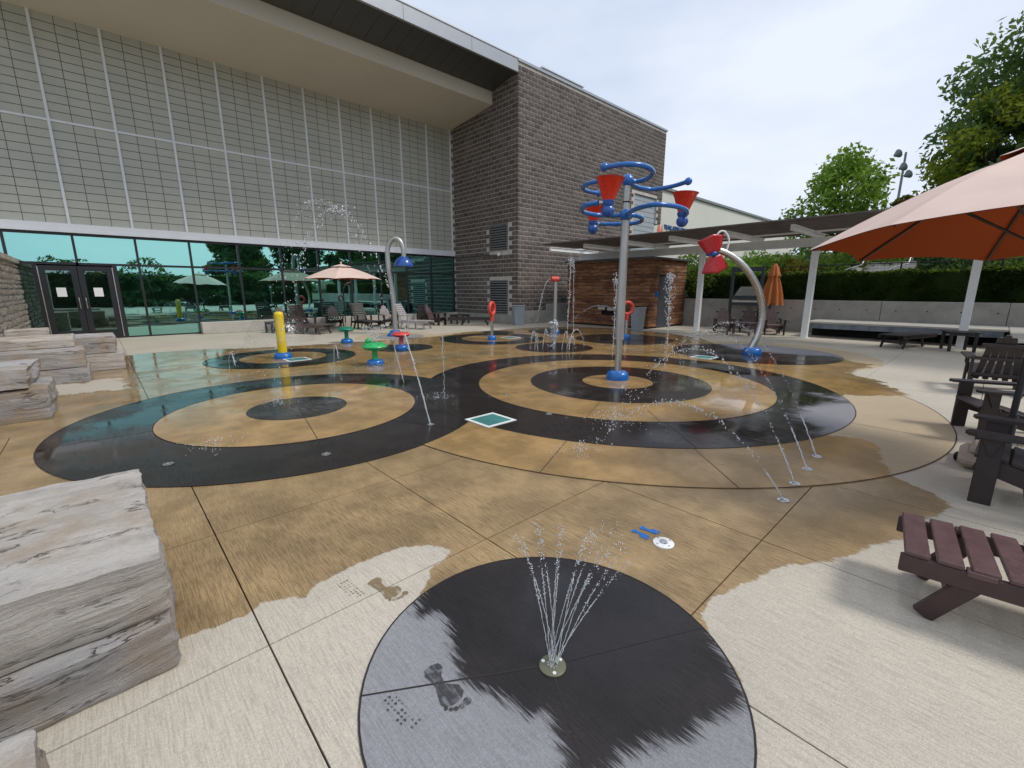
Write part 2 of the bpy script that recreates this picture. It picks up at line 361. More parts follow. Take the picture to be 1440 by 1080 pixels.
M_LYEL = leafmat('yellow_green_leaves', (.27, .32, .035), (.44, .45, .07), (.07, .13, .02))
M_LCON = leafmat('conifer_needles', (.012, .032, .016), (.035, .07, .025))
M_LSHRUB = leafmat('shrub_leaves', (.09, .17, .03), (.20, .30, .06))
M_LORANGE = leafmat('orange_tinged_leaves', (.30, .10, .022), (.16, .17, .03))
M_LRED = leafmat('reddish_brown_leaves', (.11, .048, .03), (.10, .10, .03))

def watermat():
    m = N('splashing_water'); g = m.n('BsdfGlass'); g.inputs['IOR'].default_value = 1.33; g.inputs['Roughness'].default_value = .02; m.inp(g.inputs[0], (.97, .985, 1))
    d = m.n('BsdfPrincipled'); m.inp(d.inputs['Base Color'], (.86, .88, .9)); d.inputs['Roughness'].default_value = .08
    x = m.n('MixShader'); x.inputs[0].default_value = .46; m.l(g.outputs[0], x.inputs[1]); m.l(d.outputs[0], x.inputs[2]); m.l(x.outputs[0], m.out.inputs[0]); return m.mat
M_WATER = watermat()
def sheetmat():
    m = N('thin_water_sheet'); g = m.n('BsdfGlossy'); g.inputs['Roughness'].default_value = .3; m.inp(g.inputs[0], (.6, .6, .6)); t = m.n('BsdfTransparent')
    P = m.pos((1, 1, 1)); f = m.rng(m.noise(P, 34, 3), .48, .72, .02, .28)
    x = m.n('MixShader'); m.l(f, x.inputs[0]); m.l(t.outputs[0], x.inputs[1]); m.l(g.outputs[0], x.inputs[2]); m.l(x.outputs[0], m.out.inputs[0]); return m.mat
M_SHEET = sheetmat()

# ------------------------------------------------------------------ wet areas (outlines read off the photograph, laid on the ground)
def gpoly(px): return np.array([G(x, y)[:2] for x, y in px])
WETMAIN = gpoly([(-420, 640), (-300, 900), (40, 960), (180, 925), (238, 906), (270, 893), (300, 884), (350, 862), (368, 848), (395, 842), (412, 836), (430, 845), (442, 838), (436, 826), (470, 812), (500, 794), (530, 780), (570, 769), (610, 766), (640, 773), (628, 786), (606, 800), (600, 818), (580, 845),
    (584, 868), (618, 874), (630, 905), (638, 938), (652, 958), (700, 984), (742, 1012), (768, 1006), (784, 1040), (800, 1090), (850, 1090), (868, 1066), (920, 1058), (962, 1044), (1000, 1016), (1034, 1004), (1056, 985), (1030, 930), (1000, 895),
    (982, 868), (1004, 845), (1030, 825), (1062, 812), (1092, 800), (1120, 795), (1160, 788), (1205, 776), (1245, 765), (1275, 752), (1300, 744), (1288, 735), (1340, 713), (1328, 700), (1312, 690), (1290, 683), (1262, 672),
    (1250, 656), (1246, 645), (1228, 630), (1212, 619), (1180, 614), (1155, 611), (1168, 604), (1140, 597), (1128, 585), (1130, 574), (1160, 570), (1196, 567), (1160, 556), (1205, 558), (1262, 557), (1276, 553), (1254, 545), (1244, 538), (1216, 530), (1190, 523), (1232, 514), (1196, 508), (1178, 502), (1100, 497), (1040, 491), (1010, 484), (985, 476),
    (945, 469), (905, 465), (860, 461.5), (800, 459), (740, 461), (700, 464), (655, 467), (615, 473), (560, 477), (500, 481), (420, 486), (330, 490), (280, 491), (200, 497), (178, 500), (120, 505), (-40, 540)])
DRY = [gpoly([(66, 556), (66, 541), (120, 540), (160, 530), (186, 541), (176, 547), (120, 553)])]
def sdist(P, poly):
    A = poly; B = np.roll(poly, -1, 0); best = np.full(len(P), 1e9); ins = np.zeros(len(P), bool)
    for a, b in zip(A, B):
        e = b-a; w = P-a; t = np.clip((w@e)/max(e@e, 1e-12), 0, 1); d = np.hypot(*(w-t[:, None]*e).T); best = np.minimum(best, d)
        c = ((a[1] <= P[:, 1]) & (b[1] > P[:, 1])) | ((b[1] <= P[:, 1]) & (a[1] > P[:, 1]))
        if abs(e[1]) > 1e-12: ins ^= c & (P[:, 0] < a[0]+(P[:, 1]-a[1])/e[1]*e[0])
    return np.where(ins, best, -best)
CC = np.array([.165, 1.609])
def wetattr(me):
    n = len(me.vertices); co = np.empty(n*3); me.vertices.foreach_get('co', co); P = co.reshape(-1, 3)[:, :2]
    w = sdist(P, WETMAIN)
    for q in DRY: w = np.minimum(w, -sdist(P, q))
    dist = np.hypot(P[:, 0], P[:, 1])
    f = np.clip((dist-2.9)/2.6, .0, 1)
    dc = np.hypot(P[:, 0]-CC[0], P[:, 1]-CC[1]); f = np.maximum(f, np.clip((.55-np.hypot(P[:, 0]-CC[0]-.22, P[:, 1]-CC[1]-.3))/.3, 0, .8))
    w = np.clip(w*np.clip(4.5/np.maximum(dist, .5), .45, 2.2), -2, 2)
    for nm, val in (('wet', w), ('film', f)):
        a = me.attributes.new(nm, 'FLOAT', 'POINT'); a.data.foreach_set('value', val.astype(np.float32))

# ------------------------------------------------------------------ the ground
def sheet(name, pts, z, mat, parent=None, kind='structure'):
    me = bpy.data.meshes.new(name); me.from_pydata([(p[0], p[1], z) for p in pts], [], [tuple(range(len(pts)))]); me.materials.append(mat)
    return tag(link(name, me, parent), kind=kind if parent is None else None)
sheet('ground', [(-900, -900), (900, -900), (900, 900), (-900, 900)], -.06, M_GRASSG)
pav = sheet('pavement', [W(-16, -24), W(21, -24), W(21, 15), W(-16, 15)], -.022, M_BASE)
def slab(s0, s1, t0, t1):
    g = .004; s0 += g; s1 -= g; t0 += g; t1 -= g
    c = W((s0+s1)/2, (t0+t1)/2); dist = math.hypot(c.x, c.y); st = .045 if dist < 4 else (.09 if dist < 7 else .22)
    nx = max(2, int((s1-s0)/st)); ny = max(2, int((t1-t0)/st)); v = []; f = []
    for i in range(nx+1):
        for j in range(ny+1): v.append(W(s0+(s1-s0)*i/nx, t0+(t1-t0)*j/ny, 0))
    k = lambda i, j: i*(ny+1)+j
    for i in range(nx):
        for j in range(ny): f.append((k(i, j), k(i, j+1), k(i+1, j+1), k(i+1, j)))
    ring = [k(i, 0) for i in range(nx+1)]+[k(nx, j) for j in range(1, ny+1)]+[k(i, ny) for i in range(nx-1, -1, -1)]+[k(0, j) for j in range(ny-1, 0, -1)]
    o = len(v); v += [(v[i][0], v[i][1], -.02) for i in ring]; m = len(ring)
    for a in range(m): f.append((ring[a], ring[(a+1) % m], o+(a+1) % m, o+a))
    me = bpy.data.meshes.new('slab'); me.from_pydata([tuple(p) for p in v], [], f); me.materials.append(M_DECK); wetattr(me); link('slab', me, pav)
SL = [-3.5, -2.2, -.92, .355, 1.65, 2.95, 4.28, 5.6, 6.9]; TL = [-7.16, -5.87, -4.58, -3.29, -2.02, -.79, .40, 1.6, 2.9]
for a, b in zip(SL, SL[1:]):
    for c, d in zip(TL, TL[1:]): slab(a, b, c, d)
TF = [-20.4, -18.6, -16.2, -13.8, -11.4, -9.2, -7.16]
for c, d in zip(TF, TF[1:]):
    for a, b in zip([-15, -9, -3.5, .355, 4.28, 8.2, 12.1, 16, 20.9], [-9, -3.5, .355, 4.28, 8.2, 12.1, 16, 20.9]): slab(a, b, c, d)
for a, b in ((6.9, 9.5), (9.5, 12.1), (12.1, 16), (16, 20.9)):
    for c, d in ((-7.16, -4.2), (-4.2, -1.4), (-1.4, .1), (.1, 2.9)): slab(a, b, c, d)
for a, b in ((-15, -9), (-9, -3.5)):
    for c, d in ((-7.16, -2.02), (-2.02, 2.9)): slab(a, b, c, d)
for a, b in ((-15, -3.5), (-3.5, 6.9), (6.9, 20.9)): slab(a, b, 2.9, 14.8)

def ring(name, c, r0, r1, z, mat, joint=True, spokes=(), sp_r=None):
    d = max(1., math.hypot(*c)-r1*.6); st = .045 if d < 3 else (.08 if d < 6 else .16)
    nr = max(2, int((r1-r0)/st)); na = max(64, int(2*math.pi*r1/st)); v = []; f = []
    for i in range(nr+1):
        r = max(r0+(r1-r0)*i/nr, .002)
        for k in range(na): a = 2*math.pi*k/na; v.append((c[0]+r*math.cos(a), c[1]+r*math.sin(a), z))
    for i in range(nr):
        for k in range(na): k2 = (k+1) % na; f.append((i*na+k, (i+1)*na+k, (i+1)*na+k2, i*na+k2))
    o = len(v)
    for k in range(na): x, y, _ = v[nr*na+k]; v.append((x, y, -.001))
    for k in range(na): k2 = (k+1) % na; f.append((nr*na+k, o+k, o+k2, nr*na+k2))
    me = bpy.data.meshes.new(name); me.from_pydata(v, [], f); me.materials.append(mat); wetattr(me); ob = link(name, me, pav)
    if joint:
        b = MB(); n = max(64, int(r1*40)); vv = []; w = .004 if d < 3 else .0055
        for rr in (r1-w, r1+w): vv += [(c[0]+rr*math.cos(2*math.pi*k/n), c[1]+rr*math.sin(2*math.pi*k/n), z+.0012) for k in range(n)]
        b.add(vv, [(k, (k+1) % n, n+(k+1) % n, n+k)[::-1] for k in range(n)]); b.build('joint', M_JOINT, ob)
    for a in spokes:
        ra, rb = sp_r or (r0, r1); p = [c[0]+ra*math.cos(a), c[1]+ra*math.sin(a), z+.0013]; q = [c[0]+rb*math.cos(a), c[1]+rb*math.sin(a), z+.0013]
        nx, ny = -math.sin(a)*.004, math.cos(a)*.004; b = MB()
        b.add([(p[0]-nx, p[1]-ny, p[2]), (q[0]-nx, q[1]-ny, q[2]), (q[0]+nx, q[1]+ny, q[2]), (p[0]+nx, p[1]+ny, p[2])], [(0, 1, 2, 3)]); b.build('joint', M_JOINT, ob)
    return ob
def ang(c, x, y): p = G(x, y); return math.atan2(p[1]-c[1], p[0]-c[0])
CA = np.array([-1.8465, 3.6765])*CAMH; CB = np.array([1.1653, 4.7698])*CAMH; CY = np.array([-5.49, 10.5]); CE = np.array([6.2, 11.3])
CO1 = np.array([-.66, 14.7]); CO2 = np.array([3.68, 14.55]); CF = np.array([1.19, 12.37]); CM = np.array([-3.07, 12.3]); CM2 = np.array([-3.9, 15.3]); CT = np.array([-.54, 16.9]); CP = np.array([1.69, 17.3])
ft = .3048
for i, (c, r) in enumerate(((CO1, 2.65), (CO2, 2.5), (CY, 2.3), (CM, 1.75), (CP, 1.9), (CF, 2.0), (CM2, 1.5), (CE, 2.65), ((CM+CO1)/2, 2.2), ((CF+CO2)/2, 2.2))): ring('tan_disc', c, 0, r, .0012+.0004*i, M_TAN, joint=False)
ring('tan_ring', CB, 0, 14*ft, .006, M_TAN, spokes=[ang(CB, 755, 670), ang(CB, 1040, 688), ang(CB, 1250, 605)], sp_r=(11*ft, 14*ft))
ring('charcoal_ring', CA, 0, 2.5, .0075, M_DARK, spokes=[ang(CA, 470, 658), ang(CA, 60, 632), ang(CA, 600, 598)], sp_r=(1.58, 2.5))
ring('charcoal_ring', CB, 0, 11*ft, .0088, M_DARK, spokes=[ang(CB, 960, 615)], sp_r=(8*ft, 11*ft))
ring('tan_ring', CA, 0, 1.575, .010, M_TAN, spokes=[ang(CA, 470, 658)], sp_r=(.62, 1.575))
ring('charcoal_core', CA, 0, .618, .0115, M_DARK, spokes=[ang(CA, 470, 658), ang(CA, 488, 566), ang(CA, 478, 578)], sp_r=(0, .618))
ring('tan_ring', CB, 0, 8*ft, .0104, M_TAN, spokes=[ang(CB, 821, 592), ang(CB, 930, 596), ang(CB, 700, 555), ang(CB, 1085, 550)], sp_r=(5*ft, 8*ft))
ring('charcoal_ring', CB, 0, 5*ft, .012, M_DARK)
ring('tan_core', CB, 0, 2*ft, .0136, M_TAN)
ring('charcoal_ring', CY, 0, 1.62, .008, M_DARK); ring('tan_core', CY, 0, .94, .0095, M_TAN)
ring('charcoal_disc', CE, 0, 1.92, .008, M_DARK, spokes=[ang(CE, 960, 483), ang(CE, 1160, 495)], sp_r=(.1, 1.9))
ring('charcoal_ring', CO1, 0, 1.72, .0082, M_DARK); ring('tan_core', CO1, 0, 1.02, .0097, M_TAN)
ring('charcoal_disc', CO2, 0, 1.58, .0084, M_DARK); ring('charcoal_disc', CF, 0, 1.08, .0086, M_DARK)
ring('charcoal_disc', CM, 0, .83, .0088, M_DARK); ring('charcoal_disc', CM2, 0, .8, .009, M_DARK); ring('charcoal_disc', CT, 0, .58, .0092, M_DARK); ring('charcoal_disc', CP, 0, 1.05, .0094, M_DARK)
ring('charcoal_disc', CC, 0, .785, .004, M_DARK, spokes=[ang(CC, 743, 793), ang(CC, 820, 1078), ang(CC, 508, 980), ang(CC, 993, 882)], sp_r=(.05, .785))

# ------------------------------------------------------------------ the glazed hall
TFAC = -20.0
SM = [-6.2, -4.72, -3.25, -1.77, -.29, 1.22, 2.71, 4.22, 5.72, 7.18, 8.6, 10.03, 11.44, 12.85, 14.25]
hall = thing('sports_hall', 'long hall with translucent gridded panels over green reflective glazing under a deep cream soffit', 'building', W(0, TFAC), BROT)
def lb(s0, s1, y0, y1, z0, z1, b=None, ch=0, mi=0):       # box in hall space: x = s, y = away from the pool
    return (b or MB()).box(((s0+s1)/2, (y0+y1)/2, (z0+z1)/2), (s1-s0, y1-y0, z1-z0), None, ch, mi)
lb(-6.5, 14.25, .12, 6, 3.3, 10.9).build('wall', M_CREAM, hall)
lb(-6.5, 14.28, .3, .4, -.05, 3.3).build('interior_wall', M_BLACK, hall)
lattd = {}
for a, b in zip(SM, SM[1:]):
    for z0, z1 in ((3.60, 6.52), (6.58, 9.44)):
        w = b-a-.07; h = z1-z0; p = lb(-w/2, w/2, 0, .11, 0, h).build('panel', M_PANEL, hall, loc=((a+b)/2, 0, z0))
        key = (round(w, 2), round(h, 2))
        if key not in lattd:
            q = MB()
            for i in (1, 2): lb(-w/2+w*i/3-.008, -w/2+w*i/3+.008, -.003, .001, 0, h, q)
            nr = 12
            for j in range(1, nr): lb(-w/2, w/2, -.0045, -.0002, h*j/nr-.0085, h*j/nr+.0085, q)
            lattd[key] = q.mesh('lattice', M_LATT)
        link('lattice', lattd[key], p)
for a in SM[1:]: lb(a-.035, a+.035, -.05, .03, 3.6, 9.44, ch=.006).build('mullion', M_ALU, hall)
for a, b in zip(SM, SM[1:]): lb(a+.035, b-.035, -.04, .03, 6.52, 6.58).build('rail', M_ALU, hall)
q = lb(-6.3, 14.32, -.09, .1, 3.40, 3.60, ch=.008); lb(-6.3, 14.32, -.13, .1, 3.335, 3.40, q); q.build('sill_band', M_ALU, hall)
lb(-6.3, 14.28, -.03, .12, 3.255, 3.335).build('head_frame', M_BRONZE, hall)
# soffit, beam, fascia (height rises outward)
q = MB(); q.add([(-6.3, .05, 9.42), (14.27, .05, 9.42), (14.27, -3.32, 9.71), (-6.3, -3.32, 9.71), (-6.3, .05, 9.7), (14.27, .05, 9.7), (14.27, -3.32, 10.27), (-6.3, -3.32, 10.27)],
    [(0, 1, 2, 3)[::-1], (3, 2, 6, 7), (0, 3, 7, 4), (1, 5, 6, 2), (4, 7, 6, 5)]); q.build('cream_soffit', M_CREAM, hall)
for i in range(34):
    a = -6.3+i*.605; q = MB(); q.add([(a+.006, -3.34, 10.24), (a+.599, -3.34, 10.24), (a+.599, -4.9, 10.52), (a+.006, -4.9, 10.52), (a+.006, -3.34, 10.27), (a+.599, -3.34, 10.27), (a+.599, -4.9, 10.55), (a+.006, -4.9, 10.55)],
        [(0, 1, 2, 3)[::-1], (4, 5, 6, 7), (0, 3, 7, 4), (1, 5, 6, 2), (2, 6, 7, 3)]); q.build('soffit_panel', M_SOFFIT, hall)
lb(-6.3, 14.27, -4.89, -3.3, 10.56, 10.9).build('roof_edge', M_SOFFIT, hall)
fx = [-6.3, 3.2, 6.05, 8.93, 11.84, 14.29]
for a, b in zip(fx, fx[1:]): lb(a+.004, b-.004, -5.0, -4.9, 10.50, 10.99, ch=.006).build('fascia_panel', M_FASCIA, hall)
lb(-6.3, 14.29, -5.03, -4.8, 10.99, 11.05, ch=.006).build('coping', M_ALU, hall)
lb(-6.3, 14.27, -4.8, 6, 10.9, 10.98).build('roof', M_SOFFIT, hall)
# glazing
GZ = [(.04, .40), (.44, 2.37), (2.43, 3.25)]
cols = [(-4.72, -3.25), (-3.25, -1.77)]+list(zip(SM[3:], SM[4:]))
for a, b in cols:
    for k, (z0, z1) in enumerate(GZ):
        x0, x1 = a+.03, b-.03
        if k < 2:
            if a == -1.77: continue
            if a == -.29: x0 = .64
            if a == -3.25: continue
        lb(x0, x1, 0, .02, z0, z1).build('pane', M_GLASS, hall)
lb(-1.72, -1.30, 0, .02, .04, 2.37).build('pane', M_DGLASS, hall)
for a in SM[1:]:
    z0 = 2.43 if a == -.29 else .0
    lb(a-.032, a+.032, -.06, .06, z0, 3.255, ch=.004).build('frame_post', M_BRONZE, hall)
for a, b in zip(SM[1:], SM[2:]): lb(a+.032, b-.032, -.055, .05, 2.365, 2.435).build('transom', M_BRONZE, hall)
for a, b in zip([.60]+SM[5:], SM[5:]): lb(a+.03, b-.032, -.05, .05, .395, .445).build('transom', M_BRONZE, hall); lb(a+.03, b-.032, -.05, .05, -.02, .045).build('sill', M_BRONZE, hall)
# double door
lb(-1.30, -1.20, -.06, .06, 0, 2.365).build('door_jamb', M_BRONZE, hall); lb(.52, .63, -.06, .06, 0, 2.365).build('door_jamb', M_BRONZE, hall)
for k, (a, b) in enumerate(((-1.19, -.335), (-.325, .51))):
    q = MB()
    lb(a, a+.15, -.045, .02, .02, 2.33, q, .004); lb(b-.15, b, -.045, .02, .02, 2.33, q, .004); lb(a+.15, b-.15, -.044, .02, 2.18, 2.33, q); lb(a+.15, b-.15, -.044, .02, .02, .30, q)
    dr = q.build('door', M_BRONZE, hall); lb(a+.15, b-.15, -.02, -.005, .30, 2.18).build('pane', M_DGLASS, dr)
    x = b-.075 if k == 0 else a+.075
    MB().tube([(x, -.045, 1.02), (x, -.10, 1.02), (x, -.105, 1.05), (x, -.105, 1.30), (x, -.10, 1.33), (x, -.045, 1.33)], .013, 8).build('handle', M_STEEL, dr, True)
    lb((a+b)/2-.12, (a+b)/2+.10, -.026, -.0205, 1.38, 1.66).build('paper_notice', M_PAPER, dr)
    hx = a-.005 if k == 0 else b+.005; lb(hx-.012, hx+.012, -.085, -.062, .05, 2.3).build('hinge_strip', M_STEEL, dr)
seat = tag(lb(2.68, 14.15, -.50, -.10, 0, .42, ch=.015).build('concrete_bench', M_CONCL, None), 'long low pale concrete seat wall along the foot of the green glazing', 'bench')
seat.location = W(0, TFAC); seat.rotation_euler = (0, 0, BROT)

# ------------------------------------------------------------------ block tower
tw = thing('block_tower', 'tall brown split-face block tower with two louvers beside the glazed hall', 'building', W(14.3, -15.02), BROT)
# tower space: x = s-14.3, y = away from pool; faces x=0 (toward hall front) and y=0 (front)
TH = 10.92; TLn = 12.4
q = MB(); lb(.012, 9.3, .012, 8, .0, TH, q); lb(9.3, TLn-.012, .012, 8, 7.05, TH-.004, q); lb(11.8, TLn-.014, .013, .75, 5.6, 7.05, q); q.build('mortar_core', M_MORTAR, tw)
lb(9.3, 11.8, .10, .2, 0, 7.05).build('siding', M_SIDING, tw)
for i in range(24): lb(9.3, 11.8, .088, .10, .3+i*.28, .305+i*.28+.008).build('siding_seam', M_GRILLE, tw)
LOUV = [(.72, 1.93, 3.45, 4.56), (.72, 1.93, .50, 2.0)]
def roughblock(w, h, d, seed):
    rr = random.Random(seed); b = MB(); nx, nz_ = 4, 3; v = []
    for i in range(nx+1):
        for j in range(nz_+1):
            ed = i in (0, nx) or j in (0, nz_); v.append((w*i/nx, 0 if ed else -rr.uniform(.004, .022), h*j/nz_))
    f = [(i*(nz_+1)+j, (i+1)*(nz_+1)+j, (i+1)*(nz_+1)+j+1, i*(nz_+1)+j+1) for i in range(nx) for j in range(nz_)]
    o = len(v); v += [(0, d, 0), (w, d, 0), (w, d, h), (0, d, h)]; c = [0, nx*(nz_+1), nx*(nz_+1)+nz_, nz_]
    for a in range(4): f.append((c[a], o+a, o+(a+1) % 4, c[(a+1) % 4]))
    return b.add(v, f)
bvar = [roughblock(.372, .172, .03, i) for i in range(5)]; bme = [b.mesh('block', M_BLOCK) for b in bvar]
hvar = [roughblock(.172, .172, .03, 20+i) for i in range(3)]; hme = [b.mesh('block', M_BLOCK) for b in hvar]
cand = []
for row in range(54):
    z = .42+row*.2-.4+.4
    if z+.19 > TH: break
    for face in (0, 1):
        length = TLn if face == 0 else 4.95
        x = .0 if row % 2 == 0 else -.2
        while x < length-.02:
            x0 = max(x, 0); w = .388 if x >= 0 else .188
            if x0+w > length+.03: w = .188
            if x0+w > length+.05: break
            ok = True
            if face == 0:
                if z < .62 and x0 < 1.9: ok = z > .6 
                if x0+w > 9.28 and z < 7.03 and not (x0 > 11.75 and z > 5.58): ok = False
            else:
                for a, b, c, d in LOUV:
                    if x0+w > a-.06 and x0 < b+.06 and z+.19 > c-.06 and z < d+.06: ok = False
            if ok: cand.append((face, x0, z, w))
            x += .4
def bpos(face, x, z): return Vector((x+.006, 0, z)) if face == 0 else Vector((0, x+.2, z))
cand.sort(key=lambda c: (W(14.3, -15.02)+Matrix.Rotation(BROT, 3, 'Z') @ bpos(c[0], c[1], 0)).length + abs(c[2]-3)*.35)
rest = MB()
for i, (face, x, z, w) in enumerate(cand):
    big = w > .3; k = R.randrange(5 if big else 3); p = Vector((x+.006, 0, z)) if face == 0 else Vector((0, x+w+.006, z)); rz = 0 if face == 0 else -math.pi/2
    if i < 300: o = link('block', (bme if big else hme)[k], tw, p, rz)
    else:
        M = Matrix.Rotation(rz, 3, 'Z'); rest.add([M @ Vector(v)+p for v in (bvar if big else hvar)[k].v], (bvar if big else hvar)[k].f)
tag(rest.build('blockwork', M_BLOCK, tw), kind='stuff')
q = MB(); lb(-.06, 4, -.06, .03, -.02, .62, q, .01); lb(-.06, .03, .03, 4.95, -.02, .42, q, .01); lb(1.9, 9, -.065, .03, -.02, .92, q, .01); q.build('concrete_plinth', M_CONC, tw)
q = MB(); lb(-.05, TLn+.05, -.05, .3, TH, TH+.10, q); lb(-.05, .3, .3, 8, TH, TH+.10, q); q.build('coping', M_FASCIA, tw)
for a, b, c, d in LOUV:
    q = MB(); lb(-.03, .02, a-.05, a, c-.05, d+.05, q); lb(-.03, .02, b, b+.05, c-.05, d+.05, q); lb(-.03, .02, a, b, d, d+.05, q); lb(-.03, .02, a, b, c-.05, c, q); fr = q.build('louver_frame', M_GRILLE, tw)
    lb(.004, .011, a, b, c, d).build('louver_back', M_BLACK, fr); n = int((d-c)/.11)
    for i in range(n): z = c+(d-c)*(i+.5)/n; MB().box((-.012, (a+b)/2, z), (.045, b-a, .05), Matrix.Rotation(.55, 3, 'Y')).build('blade', M_GRILLE, fr)
q = MB(); q.ball((-.12, 1.18, 3.22), .085); q.tube([(0, 1.18, 3.25), (-.1, 1.18, 3.25)], .03, 8); lt = q.build('wall_lamp', M_WPLATE, tw, True)
MB().tube([(-.03, 1.28, 3.22), (-.03, 4.9, 3.22)], .017, 6).build('conduit', M_BRONZE, tw)
vt = thing('roof_vent', 'long louvered metal vent box on top of the block tower', 'vent', W(17.6, -15.4, TH), BROT)
lb(-1.45, 1.45, 0, .8, .0, .42, ch=.01).build('housing', M_FASCIA, vt)
for i in range(4): lb(-1.43, 1.43, -.03, .0, .10+i*.075, .13+i*.075).build('slat', M_GRILLE, vt)
lb(-1.5, 1.5, -.06, .86, .42, .47).build('cap', M_ALU, vt)

# ------------------------------------------------------------------ white building with sign, far
wb = thing('white_building', 'large white building with blue lettering and a coral leaf emblem behind the dark canopy', 'building', W(27.4, -17.2), BROT)
lb(0, 34, 0, 20, 0, 8.55).build('wall', M_WHITEB, wb); lb(-.1, 34.1, -.15, 20, 8.55, 8.72).build('roof_edge', M_GRILLE, wb)
cu = bpy.data.curves.new('lettering', 'FONT'); cu.body = 'TUALATIN HILLS'; cu.size = .46; cu.extrude = .03; cu.space_character = 1.08
tmp = bpy.data.objects.new('tmp', cu); COL.objects.link(tmp); bpy.context.view_layer.update()
me = bpy.data.meshes.new_from_object(tmp.evaluated_get(bpy.context.evaluated_depsgraph_get())); bpy.data.objects.remove(tmp); me.name = 'lettering'; me.materials.clear(); me.materials.append(M_TXT)
for v in me.vertices: v.co = Vector((v.co.x, -v.co.z-.04, v.co.y))
link('lettering', me, wb, (3.64, 0, 5.93))
for k, (mat, pts) in enumerate(((M_PINKL, [(2.85, 5.2), (2.75, 5.9), (2.95, 6.45), (3.12, 5.9), (3.08, 5.2)]), (M_PINKL, [(3.2, 5.2), (3.2, 5.8), (3.42, 6.2), (3.5, 5.75), (3.4, 5.2)]), (M_GRNL, [(2.5, 5.0), (2.45, 5.4), (2.62, 5.65), (2.75, 5.3), (2.75, 5.0)]))):
    q = MB(); n = len(pts); q.add([(x, -.02, z) for x, z in pts]+[(x, 0, z) for x, z in pts], [tuple(range(n))]+[(i, n+i, n+(i+1) % n, (i+1) % n) for i in range(n)]); q.build('emblem_leaf', mat, wb)

# ------------------------------------------------------------------ cedar shed
shed = thing('cedar_shed', 'small flat-roofed shed clad in weathered cedar boards beside the block tower', 'shed', W(16.55, -13.95), BROT)
# shed space: x = s-16.55, y = -(t+13.95)  -> pool side face x=0, y from 0 (far) to -4.35 ; right face y=-4.35
lb(.02, 3.05, -4.33, 0, -.02, 2.82).build('core', M_BLACK, shed)
z = .08
rowi = 0
while z < 2.78:
    h = .142; y = 0.
    while y > -4.34:
        ln = R.uniform(.7, 1.9); y1 = max(y-ln, -4.35)
        if y1+4.35 < .3: y1 = -4.35
        lb(-.018+R.uniform(-.004, .004), .02, y1+.005, y-.005, z, z+h-.015).build('board', M_WOOD, shed); y = y1
    x = -.0
    while x < 3.04:
        x1 = min(x+R.uniform(.6, 1.5), 3.05)
        for a, b in ((x, x1),):
            if z < 2.14:
                segs = [(a, min(b, .68)), (max(a, 1.58), b)]
            else: segs = [(a, b)]
            for u, w in segs:
                if w-u > .03: lb(u+.003, w-.003, -4.36-R.uniform(0, .005), -4.33, z, z+h-.015).build('board', M_WOOD, shed)
        x = x1
    z += h; rowi += 1
lb(-.12, 3.2, -4.5, .1, 2.82, 2.90, ch=.005).build('roof', M_SOFFIT, shed)
dd = lb(.70, 1.56, -4.365, -4.33, .02, 2.13, ch=.004).build('door', M_DOORB, shed); MB().ball((1.46, -4.40, 1.0), .035).build('handle', M_STEEL, dd, True)
lb(.42, .62, -4.385, -4.365, 1.30, 1.52).build('blue_sign', M_BLUE, shed)
q = MB(); fnt = thing('drinking_fountain', 'stainless steel wall drinking fountain on the cedar shed', 'fountain', W(16.5, -11.75, .72), BROT)
lb(-.34, .02, -.25, .12, 0, .17, ch=.03).build('basin', M_STEEL, fnt); lb(-.30, .0, -.72, -.34, -.02, .14, ch=.03).build('basin', M_STEEL, fnt); lb(-.06, .03, -.6, .1, -.2, .0).build('bracket', M_BLACK, fnt)

def binn(p, rz, label):
    b = thing('waste_bin', label, 'bin', p, rz, 'grey waste bins')
    MB().add([(-.20, -.15, 0), (.20, -.15, 0), (.20, .15, 0), (-.20, .15, 0), (-.26, -.19, .86), (.26, -.19, .86), (.26, .19, .86), (-.26, .19, .86)], [(3, 2, 1, 0), (0, 1, 5, 4), (1, 2, 6, 5), (2, 3, 7, 6), (3, 0, 4, 7), (4, 5, 6, 7)]).build('body', M_BIN, b)
    q = MB(); q.box((0, 0, .885), (.57, .43, .06), None, .02); q.build('rim', M_BIN, b)
    MB().box((0, 0, .92), (.40, .26, .012)).build('opening', M_BLACK, b)
p = G(729, 457.5); binn((p[0], p[1], 0), .3, 'grey plastic waste bin at the corner of the block tower')
p = G(896, 464); binn((p[0], p[1], 0), BROT, 'grey plastic waste bin in front of the cedar shed')

# ------------------------------------------------------------------ pergola
pg = thing('pergola', 'white steel pergola with a dark slatted brown roof in front of the hedge', 'pergola', W(17.35, 0), BROT)
